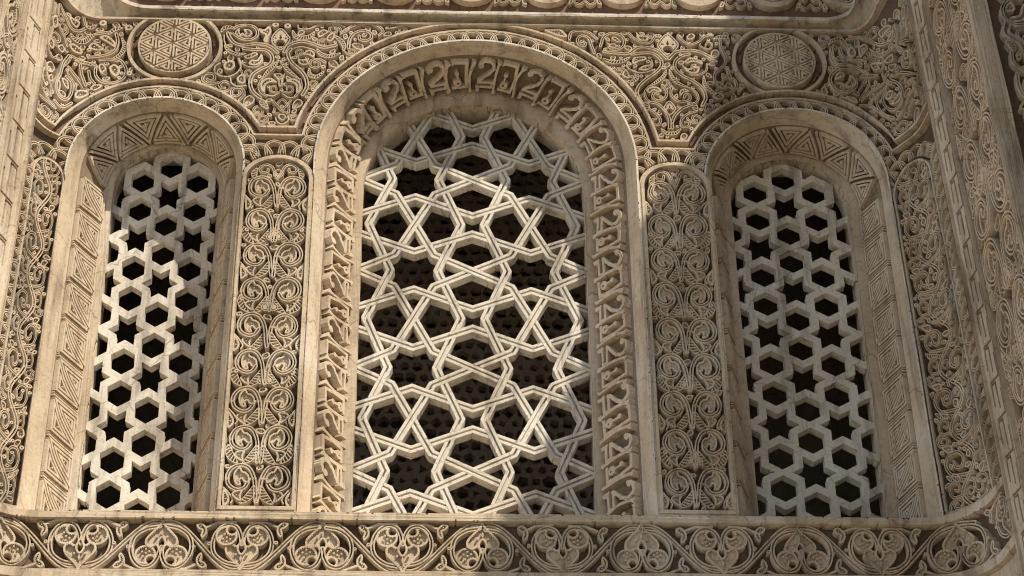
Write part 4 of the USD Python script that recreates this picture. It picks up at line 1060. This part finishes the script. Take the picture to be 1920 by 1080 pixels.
# ------------------------------------------------------------------ lower frieze and sill course
fr = thing('lower_frieze', 'long scroll frieze of alternating upright and hanging palmettes below the windows', 'frieze')
m = MB(); relief(m, chips(box(S0 + .4, ZF1, RM0, ZS - .001), 120, .003, .011), HG, .014, FW, seg=.05); obj('sill_course', m, STUCCO, fr)
m = MB(); relief(m, box(S0 + .4, ZF0 - .05, RM0, ZF0), HG, .014, FW, seg=.05); obj('base_fillet', m, STUCCO, fr)
FC = box(S0 + .4, ZF0, RM0, ZF1); fz = (ZF0 + ZF1) / 2; HP = .4145
wave = []
for i in range(-8, 9):
    cx = -1.0 + i * HP; sg = 1 if i % 2 == 0 else -1      # even: upright palmette, strand passes over it
    wave += [(cx - .105, fz + sg * .110), (cx, fz + sg * .137), (cx + .105, fz + sg * .110)]
motif(fr, 'wave_strand', m_strand(wave, .024), STUCCO, FW, HG, 0, FC, seg=.03)
for i in range(-5, 10):
    cx = -1.0 + i * HP; up = 1 if i % 2 == 0 else -1
    if not S0 + .4 < cx < RM0 + .2: continue
    for sg in (1, -1):
        T = [sg, 0, 0, up, cx, fz]
        motif(fr, 'scroll_strand', m_strand([(.020, .112), (.085, .096), (.135, .055), (.153, .0), (.145, -.058), (.115, -.105), (.075, -.126), (.033, -.110), (.010, -.065), (.002, -.010)], .023), STUCCO, FW, HG, 0, FC, T, seg=.03)
        leaf = Point(.080, -.056).buffer(.057, quad_segs=6).difference(Point(.052, -.088).buffer(.022)).difference(Polygon([(.052, -.088), (.02, -.13), (.07, -.12)]))
        e = .009; rim = leaf.difference(leaf.buffer(-e)); inn = leaf.buffer(-e)
        rim = rim.union(teeth(max(polys(inn), key=lambda g: g.area).exterior, .0042, .0125).intersection(leaf))
        dots = unary_union([Point(.078 + dx, -.046 + dz).buffer(.0055, quad_segs=3) for dx, dz in ((0, 0), (.02, .008), (-.018, .01), (.012, -.02), (.0, .024))])
        motif(fr, 'curled_leaf', [(leaf, 0, .62), (rim.union(dots), .62, 1)], STUCCO, FW, HG, 0, FC, T, seg=.03)
        T2 = [sg, 0, 0, up, cx + sg * .0, fz]
        lf2 = m_leaf([(.175, .122), (.200, .135), (.228, .110), (.232, .075), (.212, .045), (.200, .060), (.206, .090), (.190, .098)], .008)
        motif(fr, 'corner_leaf', lf2, STUCCO, FW, HG, 0, FC, T2, seg=.03)
        motif(fr, 'toothed_strip', [(line([(.04, -.141), (.13, -.138), (.19, -.110)], .013), 0, .9)], STUCCO, FW, HG, 0, FC, T2, seg=.03)
        motif(fr, 'boss', m_dot((.172, -.012), .010), STUCCO, FW, HG, 0, FC, T2)
    P = [(0, .150), (.020, .118), (.056, .078), (.084, .040), (.083, .004), (.054, -.014), (.026, .0), (0, -.040), (-.026, .0), (-.054, -.014), (-.083, .004), (-.084, .040), (-.056, .078), (-.020, .118)]
    body = Polygon(spline(P, 4, True)).buffer(0); drop = Polygon(spline([(0, .045), (.015, .022), (.013, .002), (0, -.028), (-.013, .002), (-.015, .022)], 4, True)).buffer(0)
    inn = body.buffer(-.009); rim = body.difference(inn).union(teeth(max(polys(inn), key=lambda g: g.area).exterior, .0042, .0125).intersection(body))
    det = unary_union([Polygon([(0, .095), (-.007, .075), (0, .055), (.007, .075)]), Point(.028, .052).buffer(.006), Point(-.028, .052).buffer(.006), drop.buffer(.010)])
    motif(fr, 'palmette', [(body.difference(drop), 0, .62), (rim.union(det).difference(drop), .62, 1)], STUCCO, FW, HG, 0, FC, [1, 0, 0, up, cx, fz], seg=.03)

# ------------------------------------------------------------------ key borders, carved reveals, outer wall
for k, a, b in (('l', LM0, LM1), ('r', RM0, RM1)):
    t = thing('key_border', 'broad sunlit upright band incised with key pattern at the left edge' if k == 'l' else 'shaded upright band incised with key pattern, right of the scroll panel', 'border')
    w = b - a; per = .262 if k == 'l' else .225; cuts = []
    z = 6.6
    while z < 12.4:
        f = lambda u, v: (a + (u if k == 'r' else 1 - u) * w, z + (v) * per)
        cuts.append(line([f(.22, .05), f(.74, .0), f(.74, .66)], .016, cap=2, join=2)); cuts.append(line([f(.26, .97), f(.50, .94), f(.50, .22)], .016, cap=2, join=2))
        cuts.append(line([f(.26, .97), f(.24, .40)], .014, cap=2)); z += per
    g = box(a, 6.6, b, 12.5).difference(unary_union(cuts))
    e0 = box(a, 6.6, a + .014, 12.5); e1 = box(b - .014, 6.6, b, 12.5)
    m = MB()
    for z in np.arange(6.6, 12.5, .3): relief(m, g.intersection(box(a, z, b, z + .3)), HG, -.004, FW, seg=.06, amp=.003)
    obj('incised_face', m, GRIME if k == 'r' else STUCCO, t)
    m = MB(); relief(m, e0.union(e1), -.006, .014, FW, seg=.06, amp=.004); obj('edge_bead', m, STUCCO, t)

def arabesque(t, s0, s1, z0, z1, mat, seed):
    r = random.Random(seed); w = s1 - s0; cl = box(s0, z0, s1, z1); c = (s0 + s1) / 2; g0 = HG - .014
    z = z0 + .1; i = 0; per = 1.45
    used = []
    while z < z1:
        sx = w / .385 * r.uniform(.92, 1.06); sz = r.uniform(1.35, 1.75) * (1 if i % 3 else -1)
        pilaster_row(t, c + r.uniform(-.012, .012), z + r.uniform(-.03, .03), 'AB'[i % 2], cl, sx, sz, mat, g0)
        used.append(box(c - w * .36, z - .13, c + w * .36, z + .13))
        z += .36; i += 1
    fill_gaps(t, cl, unary_union(used), mat, FW, g0, -.002, 110, seed, .014, .05)
for k, a, b in (('l', -3.58, LM0 - .02), ('r', RM1 + .02, 3.48)):
    t = thing('carved_reveal', 'deep sunlit arabesque reveal at the far left edge beyond the key border' if k == 'l' else 'deep tan arabesque reveal in shade at right, beyond the key border', 'carved panel')
    arabesque(t, a, b, 6.6 if k == 'r' else 8.8, 12.4, REVEAL if k == 'r' else STUCCO, 11 if k == 'l' else 23)
    m = MB(); relief(m, box(b, 6.4, S1, 12.5) if k == 'r' else box(S0, 6.4, a, 12.5), HG, .012, FW, seg=.06, amp=.004); obj('edge_bead', m, STUCCO, t)
    m = MB(); relief(m, box(RM1, 6.4, a, 12.5) if k == 'r' else box(b, 6.4, LM0, 12.5), HG, -.012, FW, seg=.06, amp=.003); obj('inner_bead', m, STUCCO, t)

t = thing('corner_panel', 'narrow strip of shaded leaf carving between the cornice end and the key border, top right', 'carved panel')
arabesque(t, 2.63, RM0 - .004, ZC, 12.3, STUCCO, 41)
# outer wall faces stand forward of the recess
pr = FW(np.array([S1, S1]), np.array([0.0, 13.6]), np.array([0.0, 0.0])); pl = FW(np.array([S0, S0]), np.array([0.0, 13.6]), np.array([0.0, 0.0]))
ow = thing('outer_wall', 'shaded outer wall face of bold scroll carving at the far right edge', 'wall')
YO = float(pr[0, 1])
def OW(x, z, h): return np.stack([x, YO - np.asarray(h), z], -1)
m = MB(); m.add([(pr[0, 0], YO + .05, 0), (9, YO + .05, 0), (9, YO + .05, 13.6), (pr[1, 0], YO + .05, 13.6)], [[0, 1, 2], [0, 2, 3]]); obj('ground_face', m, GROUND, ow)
xe = lambda z: pr[0, 0] + (pr[1, 0] - pr[0, 0]) * z / 13.6
m = MB(); relief(m, Polygon([(xe(6), 6), (xe(6) + .085, 6), (xe(12.4) + .085, 12.4), (xe(12.4), 12.4)]), -.05, .01, OW, seg=.1, amp=.004); obj('edge_strip', m, GRIME, ow)
oc = Polygon([(xe(6) + .08, 6), (9, 6), (9, 13), (xe(13) + .08, 13)])
traced(ow, OUTER_RIGHT, GRIME, OW, -.05, 0.0, oc)
fill_gaps(ow, box(2.74, 8.2, 3.2, 10.6).intersection(oc), union_of(OUTER_RIGHT), GRIME, OW, -.05, 0.0, 40, 3)
r5 = random.Random(5)
z = 7.0
while z < 9.2:
    for x in (2.95, 3.15, 3.4):
        traced(ow, [('S', .05, [(x - .1, z), (x, z + .06), (x + .05, z + .15), (x - .03, z + .2)]), ('L', 0, [(x - .08, z + .05), (x - .03, z + .08), (x - .04, z + .15), (x - .09, z + .12)])], GRIME, OW, -.05, 0, oc)
    z += .22
owl = thing('outer_wall', 'plain outer wall face beyond the left edge of the picture', 'wall')
m = MB(); m.add([(pl[0, 0], float(pl[0, 1]), 0), (-9, float(pl[0, 1]), 0), (-9, float(pl[0, 1]), 13.6), (pl[1, 0], float(pl[0, 1]), 13.6)], [[0, 1, 2], [0, 2, 3]]); obj('face', m, STUCCO, owl)
